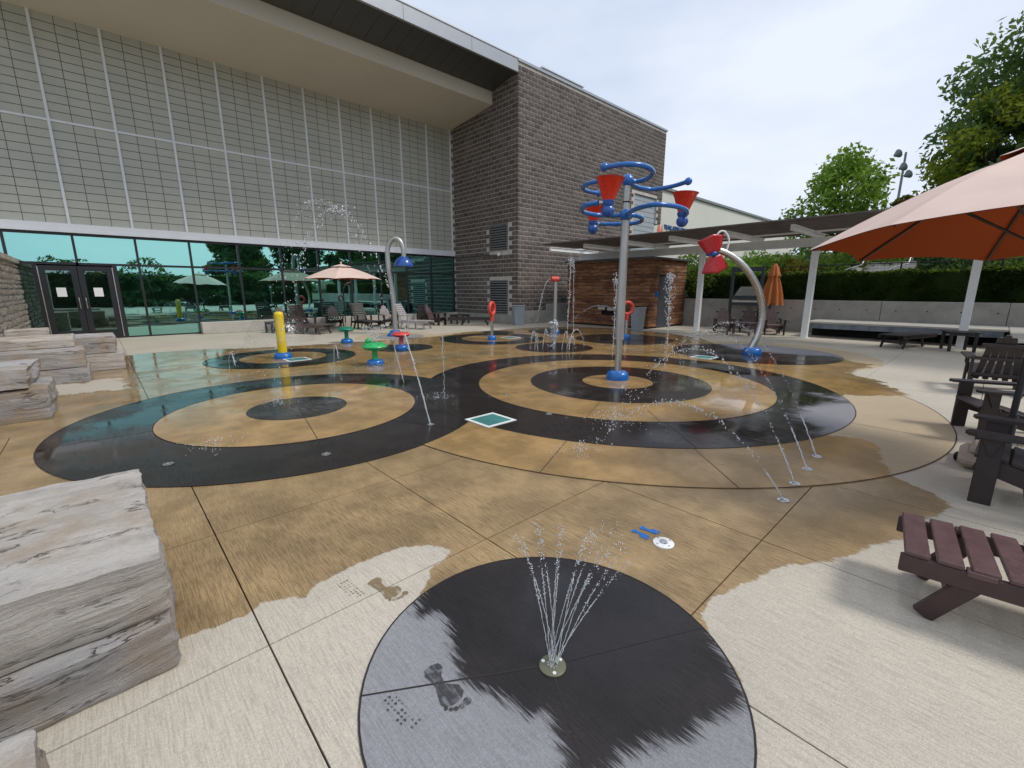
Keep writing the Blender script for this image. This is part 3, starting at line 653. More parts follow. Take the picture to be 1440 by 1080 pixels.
# space: x = s-17.35, y = -t
for t in (-7.9, -4.19, -.45, 3.3): lb(-.09, .09, -t-.09, -t+.09, 0, 2.97, ch=.008).build('post', M_WHITE, pg); lb(-.15, .15, -t-.15, -t+.15, 0, .02).build('base_plate', M_WHITE, pg)
q = MB(); lb(-.07, .07, -5, 13.9, 2.97, 2.99, q); lb(-.07, .07, -5, 13.9, 3.23, 3.25, q); lb(-.012, .012, -5, 13.9, 2.99, 3.23, q); q.build('beam', M_WHITE, pg)
MB().tube([(-.32, -5, 3.43), (-.32, 13.9, 3.43)], .055, 10).build('pipe_rail', M_WHITE, pg, True)
for i in range(11):
    t = -13.5+1.855*i; q = MB(); lb(-2.55, .9, -t-.045, -t+.045, 3.25, 3.27, q); lb(-2.55, .9, -t-.045, -t+.045, 3.40, 3.42, q); lb(-2.55, .9, -t-.008, -t+.008, 3.27, 3.40, q); lb(-2.56, -2.545, -t-.045, -t+.045, 3.25, 3.42, q); q.build('outrigger', M_WHITE, pg)
for i in range(26): lb(-3.4+i*.165, -3.4+i*.165+.118, -5.2, 13.2, 3.428, 3.463).build('roof_slat', M_PERGD, pg)

# ------------------------------------------------------------------ retaining wall, bench, hedge, hill
rw = thing('retaining_wall', 'grey board-marked concrete retaining wall below the clipped hedge', 'wall', W(19.7, 0), BROT)
# space: x = s-19.7, y=-t
for a, b in ((-14, -7.2), (-7.2, -3.6), (-3.6, -.35), (-.35, 2.6), (2.6, 6.1), (6.1, 9.9)): lb(0, .3, a+.006, b-.006, -.05, 1.21, ch=.008).build('wall_panel', M_CONC, rw)
ho = MB()
for yy in np.arange(-13.4, 9.7, .78):
    for zz in (.35, .9): ho.tube([(-.003, yy, zz), (.01, yy, zz)], .022, 8)
tag(ho.build('tie_holes', M_BLACK, rw), kind='stuff')
bw = thing('stone_faced_bench', 'long bench with a pale top and blue-grey stone front below the concrete retaining wall', 'bench', W(18.0, 0), BROT)
lb(-.03, 1.69, -.40, 4.35, .47, .53, ch=.01).build('top', M_CONCL, bw); lb(-3.6, 1.69, -2.4, -.41, .47, .53, ch=.01).build('top', M_CONCL, bw)
x = -.33
while x < 4.3:
    w = R.uniform(.35, .7); lb(.0, .05, x, min(x+w, 4.33)-.006, .30, .468).build('stone', M_SLATE, bw); x += w
x = -3.55
while x < 0:
    w = R.uniform(.35, .7); lb(x, min(x+w, 0)-.006, -.46, -.43, .30, .468).build('stone', M_SLATE, bw); x += w
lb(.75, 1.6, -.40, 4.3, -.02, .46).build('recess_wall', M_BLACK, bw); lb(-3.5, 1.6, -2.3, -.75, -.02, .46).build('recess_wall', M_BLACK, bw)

def leaves(mb, pts, nrm, size, rng, flat=.6):
    for p, n_ in zip(pts, nrm):
        a = Vector((rng.gauss(0, 1), rng.gauss(0, 1), rng.gauss(0, 1))).normalized(); n2 = (Vector(n_)*flat+a*(1-flat*.5)).normalized()
        u = n2.cross(Vector((rng.gauss(0, 1), rng.gauss(0, 1), rng.gauss(0, 1)))).normalized(); w = n2.cross(u); s = size*rng.uniform(.6, 1.4); p = Vector(p)
        mb.add([p-u*s, p+w*s*.45, p+u*s, p-w*s*.45], [(0, 1, 2, 3)])
def hedge(name, label, s0, s1, t0, t1, z0, z1, n, mat, size=.06, seed=1, group=None, cat='hedge', lump=.10):
    rng = random.Random(seed); th = thing(name, label, cat, (0, 0, 0), 0, group); c = MB(); g = .07
    a = [W(s0+g, t0+g), W(s1-g, t0+g), W(s1-g, t1-g), W(s0+g, t1-g)]
    c.add([(p.x, p.y, z0) for p in a]+[(p.x, p.y, z1-g) for p in a], [(0, 1, 5, 4), (1, 2, 6, 5), (2, 3, 7, 6), (3, 0, 4, 7), (4, 5, 6, 7)]); c.build('branch_core', M_LHEDGE, th)
    P = []; Q = []; A = [(t1-t0)*(z1-z0), (s1-s0)*(t1-t0), (s1-s0)*(z1-z0), (s1-s0)*(z1-z0)]; tot = sum(A)
    for k in range(n):
        r = rng.uniform(0, tot); s = rng.uniform(s0, s1); t = rng.uniform(t0, t1); z = rng.uniform(z0, z1); d = abs(rng.gauss(0, .05))
        if r < A[0]: s = s0+d; m = W(-1, 0)
        elif r < A[0]+A[1]: z = z1-d; m = Vector((0, 0, 1))
        elif r < A[0]+A[1]+A[2]: t = t0+d; m = W(0, -1)
        else: t = t1-d; m = W(0, 1)
        bulge = lump*noise.noise(Vector((s*(.9 if lump < .3 else .35), t*.9, z*1.3))); p = W(s, t, z+bulge*(1 if m.z > .5 else .3))+m*bulge; P.append(p); Q.append(m)
    b = MB(); leaves(b, P, Q, size, rng); tag(b.build('foliage', mat, th), kind='stuff'); return th
hedge('clipped_hedge', 'long dark green clipped hedge on top of the concrete retaining wall', 20.05, 21.5, -8.6, 14, 1.2, 2.24, 26000, M_LHEDGE, .055, 3)
hill = MB(); hs = [20, 21.6, 24, 30, 40, 70]; hz = [1.19, 1.3, 1.75, 3.2, 4.2, 5.5]; v = []
tt = [-14.6, -9, -4, 2, 8, 16, 40]
for s, z in zip(hs, hz):
    for t in tt: p = W(s, t, z+.25*noise.noise(Vector((s*.2, t*.2, 0)))); v.append(p)
k = len(tt); hill.add(v, [(i*k+j, i*k+j+1, (i+1)*k+j+1, (i+1)*k+j)[::-1] for i in range(len(hs)-1) for j in range(k-1)])
tag(hill.build('hillside', M_GRASSG, None, True), kind='structure')
def clump(mb, c, r, n, size, rng, sc=(1, 1, 1), shell=.55):
    P = []; Q = []
    for k in range(n):
        d = Vector((rng.gauss(0, 1), rng.gauss(0, 1), rng.gauss(0, 1))).normalized(); rr = r*(shell+(1-shell)*rng.random()**.6)*(1+.35*noise.noise(d*2.2+Vector(c)*.7))
        P.append(Vector(c)+Vector((d.x*sc[0], d.y*sc[1], d.z*sc[2]))*rr); Q.append(d)
    leaves(mb, P, Q, size, rng, .45)
def shrub(name, label, c, r, n, mat, size, seed, sc=(1, 1, .8), group=None, lobes=6, cat='shrub'):
    rng = random.Random(seed); th = thing(name, label, cat, c, 0, group); b = MB()
    for i in range(lobes):
        a = rng.uniform(0, 6.28); q = r*.55*rng.random(); clump(b, (q*math.cos(a)*sc[0], q*math.sin(a)*sc[1], r*.55*sc[2]+rng.uniform(-.2, .35)*r*sc[2]), r*rng.uniform(.45, .7), n//lobes, size, rng, sc)
    tag(b.build('foliage', mat, th), kind='stuff')
    st = MB()
    for i in range(4): a = rng.uniform(0, 6.28); st.tube([(0, 0, -.1), (r*.2*math.cos(a), r*.2*math.sin(a), r*.3), (r*.4*math.cos(a), r*.4*math.sin(a), r*.7*sc[2])], [.03, .02, .008], 5)
    st.build('stems', M_BARK, th); return th
rs = random.Random(5)
shl = ['rounded green shrub at the shed end of the hill fence', 'green shrub with orange tips beside the shed end of the hill fence', 'tall light green shrub behind the hill fence', 'dense mid green shrub behind the hill fence near the gate frame',
       'orange tinged shrub behind the closed orange umbrella', 'spreading green shrub between the pergola posts on the hill', 'green shrub on the hill beside the concrete steps', 'broad shrub above the concrete steps', 'dark shrub on the hill right of the steps', 'loose green shrub on the hill beyond the handrail']
for i, (t, s, r, mt) in enumerate(((-11.2, 24.5, 1.7, M_LSHRUB), (-9.9, 24.2, 1.5, M_LSHRUB), (-8.6, 25.5, 1.8, M_LBRIGHT), (-7.3, 24.3, 1.5, M_LSHRUB), (-6.3, 24.0, 1.25, M_LORANGE), (-5.0, 25.0, 1.7, M_LSHRUB), (-3.6, 26.0, 1.5, M_LSHRUB), (-2.2, 26.2, 1.6, M_LDARK), (-.7, 25.5, 1.6, M_LDARK), (.7, 25.2, 1.6, M_LSHRUB))):
    shrub('hill_shrub', shl[i], W(s, t, 1.7), r, 2600, mt, .085, 40+i, group='shrubs on the hill')
shrub('dark_shrub', 'dark leafy shrub beside the cedar shed above the retaining wall', W(20.4, -9.1, 1.15), 1.15, 3600, M_LHEDGE, .07, 81)
shrub('grassy_shrub', 'light green grassy shrub behind the dark shrub next to the pergola post', W(22.0, -8.6, 1.35), 1.5, 3600, M_LBRIGHT, .08, 82)
# fence on the hill
fn = thing('wire_fence', 'black wire mesh fence on the hill above the hedge', 'fence', W(22.6, 0, 1.35), BROT)
for i in range(9): y = -13+i*2.6; MB().tube([(0, y, -.1), (0, y, 1.28)], .028, 8).build('post', M_FENCE, fn)
MB().tube([(0, -13, 1.25), (0, 7.8, 1.25)], .02, 6).build('rail', M_FENCE, fn)
q = MB()
for i in range(8):
    for k in range(22): y = -13+i*2.6+k*.118; q.bar((0, y, 0), (0, y, 1.25), .004, .004, (0, 1, 0))
for k in range(9): q.bar((0, -13, .08+k*.14), (0, 7.8, .08+k*.14), .004, .004)
tag(q.build('mesh_wires', M_FENCE, fn), kind='stuff')
# concrete steps with handrail on the hill
sp_ = thing('hill_steps', 'concrete steps with grey handrails on the hill above the hedge', 'steps', W(23.2, -3.2, 1.5), BROT)
for i in range(5): lb(i*.35, i*.35+.4, -.8, .8, -.2+i*.17, .55+i*.17, ch=.01).build('step', M_CONCL, sp_)
lb(-.2, 2.2, .82, 1.02, -.2, 1.0, ch=.01).build('cheek_wall', M_CONCL, sp_)
for y in (-.7, .75): MB().tube([(-.3, y+.9, .55), (0, y+.4, .95), (.2, y, 1.1), (1.8, y, 2.05)], .024, 8).build('handrail', M_GALV, sp_, True); MB().tube([(1.2, y, .8), (1.2, y, 1.7)], .02, 6).build('rail_post', M_GALV, sp_)
# gate frame in front of the wall
gt = thing('steel_gate_frame', 'dark blue-grey steel frame standing at the concrete wall behind the brown chairs', 'frame', W(19.2, -6.85), BROT)
for y in (-.56, .56): lb(-.05, .05, y-.05, y+.05, 0, 2.52, ch=.006).build('post', M_GATE, gt)
lb(-.05, .05, -.51, .51, 2.30, 2.48, ch=.006).build('head', M_GATE, gt); lb(-.045, .045, -.51, .51, 1.22, 1.36).build('rail', M_GATE, gt); lb(-.045, .045, -.51, .51, .98, 1.08).build('rail', M_GATE, gt)
lb(-.06, -.035, -.48, .48, 1.11, 1.17).build('steel_bar', M_STEEL, gt)
q = MB(); q.add([(.15, -.5, 1.36), (.45, -.5, 1.36), (.45, .5, 1.36), (.15, .5, 1.36), (.22, -.28, 1.72), (.45, -.28, 1.72), (.45, .3, 1.72), (.22, .3, 1.72)], [(0, 3, 2, 1), (0, 1, 5, 4), (1, 2, 6, 5), (2, 3, 7, 6), (3, 0, 4, 7), (4, 5, 6, 7)]); q.build('hood', M_CONC, gt)

# ------------------------------------------------------------------ trees
def tree(name, label, base, h, cr_, mat, n, size, seed, trunk=.3, sc=(1, 1, .8), lobes=14, cb=.35, cone=False, group=None):
    rng = random.Random(seed); th = thing(name, label, 'tree', base, 0, group); b = MB(); tr = MB(); top = h*(.95 if cone else .72)
    tp = [(0, 0, -.3), (rng.uniform(-.1, .1), rng.uniform(-.1, .1), h*.3), (rng.uniform(-.2, .2), rng.uniform(-.2, .2), top)]
    tr.tube(curve(tp, 5), [trunk*(1-.85*i/10) for i in range(11)], 8)
    for i in range(lobes):
        f = (i+.5)/lobes; z = h*(cb+(1-cb)*f)
        a = i*2.4+rng.uniform(-.5, .5)
        if cone: rad = cr_*(1.05-f); q = rad*.45; lr = max(.35, rad*.62)
        else: rad = cr_*math.sqrt(max(.08, 1-(2*f-.9)**2)); q = rad*rng.uniform(.35, .85); lr = cr_*rng.uniform(.28, .5)
        c = (q*math.cos(a)*sc[0], q*math.sin(a)*sc[1], z-lr*.3)
        clump(b, c, lr, n//lobes, size, rng, (1, 1, .75), .25)
        if not cone and i % 2 == 0 or cone: tr.tube(curve([(0, 0, z*.72 if not cone else z), (c[0]*.5, c[1]*.5, z*.85 if not cone else z), (c[0], c[1], z)], 3), [trunk*.32, trunk*.28, trunk*.24, trunk*.2, trunk*.15, trunk*.1, trunk*.05], 5)
    tr.build('trunk', M_BARK, th, True); tag(b.build('crown', mat, th), kind='stuff'); return th
p = PS(1178, 340, 34); tree('bright_tree', 'rounded bright green tree rising behind the pergola roof', (p[0], p[1], 3.6), 5.9, 3.0, M_LBRIGHT, 7500, .15, 11, .2, (1, 1, .8), 24, .12)
p = PS(1420, 300, 31); tree('tall_tree', 'tall dark green tree towering above the pink umbrella', (p[0], p[1], 3.3), 9.8, 3.4, M_LDARK, 10000, .15, 12, .32, (1, 1, .9), 24, .2)
p = PS(1382, 300, 29); tree('yellow_tree', 'yellow-green maple tree in front of the tall dark tree', (p[0], p[1], 3.0), 6.7, 2.35, M_LYEL, 9000, .12, 13, .2, (1, 1, .9), 18, .15)
p = PS(1490, 300, 30); tree('dark_tree', 'broad dark tree beside the tall tree on the hill', (p[0], p[1], 3.3), 9.2, 3.2, M_LDARK, 8000, .17, 14, .3, (1, 1, .9), 18, .15)
p = PS(1262, 330, 33); tree('red_tree', 'small reddish-brown tree between the bright tree and the maple', (p[0], p[1], 3.5), 3.1, 1.3, M_LRED, 2600, .12, 15, .12, (1, 1, .8), 9, .2)
for i, (s, t, h, r, con) in enumerate(((13.5, 25, 12, 3.4, 0), (20.5, 24, 12.5, 3.6, 0), (16.8, 33, 15, 3.4, 1), (27, 22, 12, 4.2, 0), (33, 20, 11, 4.2, 0), (40, 19, 12, 4.4, 0), (26, 12, 8.5, 2.8, 0), (25, 6.5, 8, 2.6, 0))):
    tree('conifer' if con else 'broadleaf_tree', ['broad tree mirrored in the glazing beside the open sky', 'broad tree mirrored in the glazing left of the far umbrella', 'dark pointed conifer mirrored between two broad trees', 'tall broad tree mirrored above the far umbrella', 'dark tree mirrored in the glazing next to the shower arch', 'dark tree mirrored at the tower end of the glazing', 'tree on the hill behind the right-hand seats', 'leafy tree on the hill right of the tall dark tree'][i],
         W(s, t, 0 if s < 20 else 1.5), h, r, M_LCON if con else M_LDARK, 9000, .30, 60+i, .25, (1, 1, .9), 22, .05, bool(con), 'trees behind the camera side')
hedge('boundary_hedge', 'dark boundary hedge mirrored low in the green glazing', -25, 19, 15.5, 17, 0, 3.05, 16000, M_LDARK, .19, 9, lump=1.3)
# stadium light mast
ml = thing('floodlight_mast', 'thin grey floodlight mast with three lamps rising behind the trees', 'light mast', W(58, -7.8, 4))
M_MAST = simple('dark_grey_mast', (.16, .17, .18), .5); zt = 10.3
MB().tube([(0, 0, 0), (0, 0, zt)], [.14, .09], 8).build('mast', M_MAST, ml, True)
for dx, dz, dy in ((-.85, 0, 0), (-.15, -1.15, 0), (.45, -1.8, 0)):
    q = MB(); M = Matrix.Rotation(1.1, 3, 'Y'); q.lathe([(.1, -.25), (.34, .12), (.40, .2)], 12, (dx, dy, zt-.2+dz), 0, M); q.build('lamp', M_MAST, ml, True); MB().tube([(0, 0, zt-.2+dz), (dx, dy, zt-.2+dz)], .04, 6).build('arm', M_GALV, ml)

# ------------------------------------------------------------------ stones
def stone(name, label, s0, s1, t0, t1, z0, z1, mat, seed, rough=1., group='sandstone seat blocks', taper=.0):
    n = Vector(((s1-s0), (t1-t0), (z1-z0))); near = math.hypot(*W((s0+s1)/2, (t0+t1)/2).xy) < 4.5
    st = .028 if near else .06; nx, ny, nz_ = [max(4, min(60, int(q/st))) for q in n]
    key = {}; v = []; f = []
    def P(i, j, k):
        if (i, j, k) in key: return key[i, j, k]
        x, y, z = i/nx*n.x, j/ny*n.y, k/nz_*n.z; c = Vector((x, y, z)); r = .028
        cl = Vector((min(max(x, r), n.x-r), min(max(y, r), n.y-r), min(max(z, r*.8), n.z-r*.8))); d = c-cl
        if d.length > 1e-6: c = cl+d.normalized()*min(d.length, r)
        nn_ = Vector((c.x-n.x/2, c.y-n.y/2, 0)); nn_ = nn_.normalized() if nn_.length > 0 else nn_
        q = Vector((c.x+s0*3.1+seed, c.y+t0*1.7, c.z+z0))
        zz = q.z*11+seed+noise.noise(Vector((q.x*1.2, q.y*1.2, 0)))*1.1; lay = (abs(noise.noise(Vector((q.x*.6, q.y*.6, zz))))*-.075+.018)+noise.noise(Vector((q.x*1.8, q.y*1.8, q.z*36)))*.012
        lump = noise.noise(q*1.6)*.035+noise.noise(q*5.5)*.012+noise.noise(q*16)*.007
        inz = min(1, min(z, n.z-z)/.03)
        c += nn_*(lay*inz+lump)*rough; c.z += (noise.noise(Vector((q.x*2.2, q.y*2.2, 5+seed)))*.018+noise.noise(Vector((q.x*9, q.y*3, seed)))*.006)*rough*(1 if k > nz_/2 else .4)
        c.x -= taper*c.z*0
        w = W(s0+c.x, t0+c.y, max(z0+c.z, z0-.01)); key[i, j, k] = len(v); v.append(w); return key[i, j, k]
    for i in range(nx):
        for j in range(ny): f.append((P(i, j, 0), P(i+1, j, 0), P(i+1, j+1, 0), P(i, j+1, 0))); f.append((P(i, j, nz_), P(i, j+1, nz_), P(i+1, j+1, nz_), P(i+1, j, nz_)))
    for i in range(nx):
        for k in range(nz_): f.append((P(i, 0, k), P(i, 0, k+1), P(i+1, 0, k+1), P(i+1, 0, k))); f.append((P(i, ny, k), P(i+1, ny, k), P(i+1, ny, k+1), P(i, ny, k+1)))
    for j in range(ny):
        for k in range(nz_): f.append((P(0, j, k), P(0, j+1, k), P(0, j+1, k+1), P(0, j, k+1))); f.append((P(nx, j, k), P(nx, j, k+1), P(nx, j+1, k+1), P(nx, j+1, k)))
    me = bpy.data.meshes.new(name); me.from_pydata([tuple(p) for p in v], [], f); me.materials.append(mat); me.polygons.foreach_set('use_smooth', [True]*len(f)); me.set_sharp_from_angle(angle=math.radians(38))
    return tag(link(name, me), label, 'stone', group)
s_, t_ = ST(G(240, 780, .5)); s2, t2 = ST(G(200, 653, .5))
stone('sandstone_block', 'large pale layered sandstone slab on top of a grey block', -2.2, .045, -3.52, -2.22, .225, .50, M_STONE, 1, 1.1)
stone('sandstone_block', 'grey sandstone block under the large pale layered slab', -2.2, .06, -3.45, -2.14, 0, .222, M_STONE2, 2, .8)
stone('sandstone_block', 'rounded cream stone corner next to the grey block under the large slab', -1.9, -.33, -1.86, -1.2, 0, .25, M_STONE, 3, 1.)
stone('sandstone_block', 'dark stained lower boulder with a dark end face', -2.6, -.62, -9.25, -7.9, 0, .40, M_STAIN, 4, 1.2)
stone('sandstone_block', 'grey rounded boulder lying on the dark stained boulder', -2.6, -.74, -9.1, -7.85, .41, .65, M_STONE2, 5, 1.2)
stone('sandstone_block', 'smooth pale lower block of the middle stack by the rubble wall', -2.4, -.27, -11.6, -10.72, 0, .26, M_STONE2, 6, .7)
stone('sandstone_block', 'blue-grey cracked block in the middle of the middle stack', -2.4, -.29, -11.6, -10.74, .265, .575, M_STONE2, 7, .8)
stone('sandstone_block', 'thin tilted slab lying on the cracked block of the middle stack', -2.2, -.42, -12.2, -11.2, .58, .76, M_STONE, 8, .9)
stone('sandstone_block', 'brown veined lower block of the stack nearest the doors', -1.8, .25, -12.9, -12.02, 0, .34, M_STONE, 9, .9)
stone('sandstone_block', 'flat grey upper block of the stack nearest the doors', -1.8, .16, -13.2, -12.05, .345, .68, M_STONE2, 10, .7)
p = PS(48, 478, -1.25); s5, t5 = ST(p)
stone('sandstone_block', 'squarish tan stone standing against the rubble wall beside the doors', -1.58, -.92, -15.2, -14.4, .0, .72, M_STONE, 11, .8)
# rubble wall
rbw = thing('rubble_wall', 'rough grey rubble stone wall with a flat cap beside the entrance doors', 'wall', W(-1.6, -20), BROT)
# space: x = s+1.6 (wall occupies x<0), y=-(t+20) -> runs to y=-12
lb(-.55, -.03, -12, -.02, -.02, 2.34).build('mortar_core', M_MORTAR, rbw)
z = 0.; rr = random.Random(3)
while z < 2.30:
    h = min(rr.uniform(.10, .19), 2.34-z); y = -.04
    while y > -5.8:
        w = rr.uniform(.14, .42); q = MB(); d = rr.uniform(.0, .035); g = .008
        y1 = y-w; x1 = d
        vv = [(-.06, y1+g, z+g), (-.06, y-g, z+g), (-.06, y-g, z+h-g), (-.06, y1+g, z+h-g)]
        m = [(x1-.012+rr.uniform(-.01, .01), y1+g+.012, z+g+.012), (x1-.012+rr.uniform(-.01, .01), y-g-.012, z+g+.012), (x1-.012+rr.uniform(-.01, .01), y-g-.012, z+h-g-.012), (x1-.012+rr.uniform(-.01, .01), y1+g+.012, z+h-g-.012)]
        c = [(x1+rr.uniform(0, .018), (y+y1)/2+rr.uniform(-.03, .03), z+h/2)]
        q.add(vv+m+c, [(0, 1, 5, 4)[::-1], (1, 2, 6, 5)[::-1], (2, 3, 7, 6)[::-1], (3, 0, 4, 7)[::-1], (4, 5, 8)[::-1], (5, 6, 8)[::-1], (6, 7, 8)[::-1], (7, 4, 8)[::-1]]); q.build('stone', M_RUBBLE, rbw); y = y1
    z += h
y = -.02
while y > -6: lb(-.62, .06, max(y-1.3, -6.2)+.006, y, 2.345, 2.50, ch=.02).build('cap_stone', M_STONE, rbw); y -= 1.3

# ------------------------------------------------------------------ water features
def base_collar(parent, r=.19, h=.14, z=0, mat=None):
    q = MB(); q.lathe([(r, 0), (r, h*.35), (r*.93, h*.7), (r*.72, h*.95), (r*.4, h)], 24)
    b = q.build('base_collar', mat or M_BLUE, parent, True)
    q = MB()
    for k in range(6): a = k*math.pi/3+.3; q.ball((r*.86*math.cos(a), r*.86*math.sin(a), h*.6), .018, 8, 6)
    tag(q.build('bolts', M_BLUED, b, True), kind='stuff'); return b
# tall bucket pole
PB = G(868, 534); zp = .0136
bp = thing('bucket_tower', 'tall steel pole with blue curling pipes and red tipping buckets', 'water feature', (PB[0], PB[1], zp))
base_collar(bp, .20, .16)
q = MB(); q.tube([(0, 0, .1), (0, 0, .72)], .06, 20); q.tube([(0, 0, .72), (0, 0, .735)], .085, 20); q.build('lower_pole', M_STEEL, bp, True)
MB().tube([(0, 0, .735), (0, 0, 1.6), (0, 0, 2.8), (0, 0, 3.36)], [.076, .073, .060, .052], 20).build('pole', M_GALV, bp, True)
MB().tube([(0, 0, 3.0), (0, 0, 3.02)], .062, 20).build('band', M_BLACK, bp)
ZT, ZL = 3.362, 2.822
def rel(P): return Vector((P[0]-PB[0], P[1]-PB[1], P[2]-zp))
def arm(px, z, r=.037):
    pts = [rel(G(x, y, z)) for x, y in px]; pts[0] = Vector((0, 0, z-zp)); a = MB().tube(curve(pts, 6), r, 12).build('pipe_arm', M_BLUE, bp, True); return pts[-1], a
MB().ball((0, 0, ZT-zp), .10).build('hub', M_BLUE, bp, True); MB().ball((0, 0, ZL-zp), .105).build('hub', M_BLUE, bp, True)
for px in ([(884, 256), (897, 255), (912, 250), (918, 241), (905, 233), (880, 231), (850, 235)], [(884, 256), (860, 253), (835, 256), (820, 263), (826, 269), (842, 272)], [(884, 256), (892, 261), (902, 264.5), (920, 266), (945, 262), (968, 255)]):
    e, a = arm(px, ZT); MB().ball(e, .062).build('end_ball', M_BLUE, a, True)
for px, bx in (([(880, 303), (860, 303), (835, 302), (819, 297), (823, 289), (842, 285)], (855, 285)), ([(880, 303), (893, 303), (903, 307), (897, 313), (870, 315), (842, 315)], (834, 313)), ([(880, 303), (892, 295), (907, 290), (925, 287.5), (950, 290), (964, 295), (966, 300)], (960, 301))):
    e, a = arm(px, ZL); c = rel(G(bx[0], bx[1], ZL))
    MB().tube([e, e+(c-e)*.6], .03, 10).build('steel_joint', M_STEEL, a, True)
    tl = .06
    q = MB(); q.lathe([(.075, .02), (.088, .05), (.19, .31), (.212, .325), (.20, .325), (.178, .31), (.075, .06)], 24, (0, 0, 0), 0, Matrix.Rotation(tl, 3, 'Y')); bk = q.build('bucket', M_RED, bp, True, 60, loc=c)
    q = MB(); q.lathe([(.06, -.06), (.085, -.02), (.088, .025), (.07, .04)], 20); q.ball((0, 0, -.115), .095); q.build('counterweight', M_BLUED, bk, True)
# spinner
wy = 11.2; PW = G(1057, 498)
wg = thing('wing_spinner', 'curved steel pole with a red winged spinner hanging at its top', 'water feature', (PW[0], PW[1], .008)); base_collar(wg, .22, .17)
def wrel(x, y, Y=None): P = DY(x, y, Y or PW[1]); return Vector((P[0]-PW[0], P[1]-PW[1], P[2]))
MB().tube(curve([wrel(1055, 492), wrel(1067, 468), wrel(1072, 440), wrel(1067, 410), wrel(1054, 385), wrel(1036, 366), wrel(1020, 356), wrel(1008, 352)], 6), [.082]*30+[.075]*13, 16).build('curved_pole', M_STEEL, wg, True)
MB().tube(curve([wrel(1022, 352), wrel(1025, 338), wrel(1020, 327), wrel(1013, 326), wrel(1008, 332), wrel(1007, 340)], 6), .022, 10).build('loop_pipe', M_WHITE, wg, True)
c = wrel(1004, 358, PW[1]-.12)
for k, (a0, up) in enumerate(((.35, 1), (.35, -1))):
    q = MB(); v = []; nu, nv = 8, 6
    for i in range(nu+1):
        for j in range(nv+1):
            u = i/nu; w = (j/nv-.5); rad = .04+.42*u; half = .17+.19*u**.8
            v.append((w*2*half, -.16*math.cos(w*2.6)*u+.10*u, up*(rad-.08*abs(w)*2*u)))
    f = [(i*(nv+1)+j, i*(nv+1)+j+1, (i+1)*(nv+1)+j+1, (i+1)*(nv+1)+j) for i in range(nu) for j in range(nv)]
    q.add(v, f); o = q.build('wing', M_REDD, wg, True, loc=c); o.rotation_euler = (0, -.25, .2); sm = o.modifiers.new('thickness', 'SOLIDIFY'); sm.thickness = .012
q = MB(); q.ball((0, 0, 0), .07); q.tube([(0, -.1, 0), (0, .2, 0)], .035, 10); o = q.build('spindle', M_BLUED, wg, True, loc=c); o.rotation_euler = (0, 0, .5)
# yellow post
PY = G(398.5, 504); yp = thing('yellow_post', 'yellow bollard spraying a dome of water', 'water feature', (PY[0], PY[1], .0095)); base_collar(yp, .20, .14)
q = MB(); q.lathe([(.10, .08), (.10, 1.02), (.092, 1.06), (.06, 1.085), (1e-4, 1.09)], 24); q.build('post', M_YELLOW, yp, True, 50); MB().tube([(0, 0, .90), (0, 0, .925)], .1015, 24).build('slot', M_YELLOW, yp, True)
def mush(name, label, px, zc, hcap, r, mat, stem=None, knob=False, zbase=.009, rb=.18):
    P = G(*px); t = thing(name, label, 'water feature', (P[0], P[1], zbase), 0, 'mushroom sprayers'); base_collar(t, rb, .12)
    MB().lathe([(.075, .08), (.06, .16), (.058, zc-.03), (.09, zc)], 20).build('stem', stem or mat, t, True, 60)
    q = MB(); q.lathe([(.07, zc-.02), (r*.75, zc), (r, zc+hcap*.4), (r*.93, zc+hcap*.62), (r*.6, zc+hcap*.92), (r*.2, zc+hcap), (1e-4, zc+hcap)], 28); q.build('cap', mat, t, True, 60)
    q = MB()
    for k in range(8): a = k*math.pi/4; q.ball((r*.7*math.cos(a), r*.7*math.sin(a), zc+hcap*.82), .025, 8, 6)
    tag(q.build('nozzles', mat, t, True), kind='stuff')
    if knob: MB().ball((-.11, -.02, zc+hcap+.02), .075).build('knob', mat, t, True)
    return t
mush('mushroom_sprayer', 'light green mushroom sprayer with a knob on its cap', (528, 513), .33, .15, .27, M_GREEN, None, True)
mush('mushroom_sprayer', 'dark green mushroom sprayer nearest the chairs by the glazing', (488, 482), .35, .13, .25, M_TEAL)
mush('mushroom_sprayer', 'red-capped mushroom sprayer on a pink stem', (565, 491), .34, .13, .25, M_REDF, simple('pink_faded_plastic', (.55, .16, .20), .4))
def oring(px, label, rz, zb):
    P = G(*px); t = thing('ring_sprayer', label, 'water feature', (P[0], P[1], zb), rz, 'ring sprayers'); base_collar(t, .15, .14)
    MB().tube([(0, 0, .1), (0, 0, .64)], .05, 16).build('post', M_STEEL, t, True); MB().tube([(0, 0, .60), (0, 0, .80)], .062, 16).build('sleeve', M_REDF, t, True)
    q = MB(); n = 28; q.tube([(.19*math.cos(2*math.pi*k/n), 0, .99+.19*math.sin(2*math.pi*k/n)) for k in range(n+1)], .058, 12, 0, False); q.build('ring', M_REDF, t, True)
oring((692, 478), 'red ring sprayer on a short steel post seen edge-on by the louver', 1.2, .0097); oring((880, 476), 'red ring sprayer on a short steel post near the cedar shed', .2, .0084)
# pipe with red nozzle
PP = G(780, 469); pn = thing('nozzle_pipe', 'tall grey pipe with a red nozzle head pouring water', 'water feature', (PP[0], PP[1], .0094)); base_collar(pn, .20, .14)
MB().tube([(0, 0, .08), (0, 0, 1.92)], .062, 14).build('pipe', M_GALV, pn, True); MB().tube([(-.17, -.05, 1.96), (.10, .03, 1.96)], .10, 16).build('nozzle', M_REDF, pn, True)
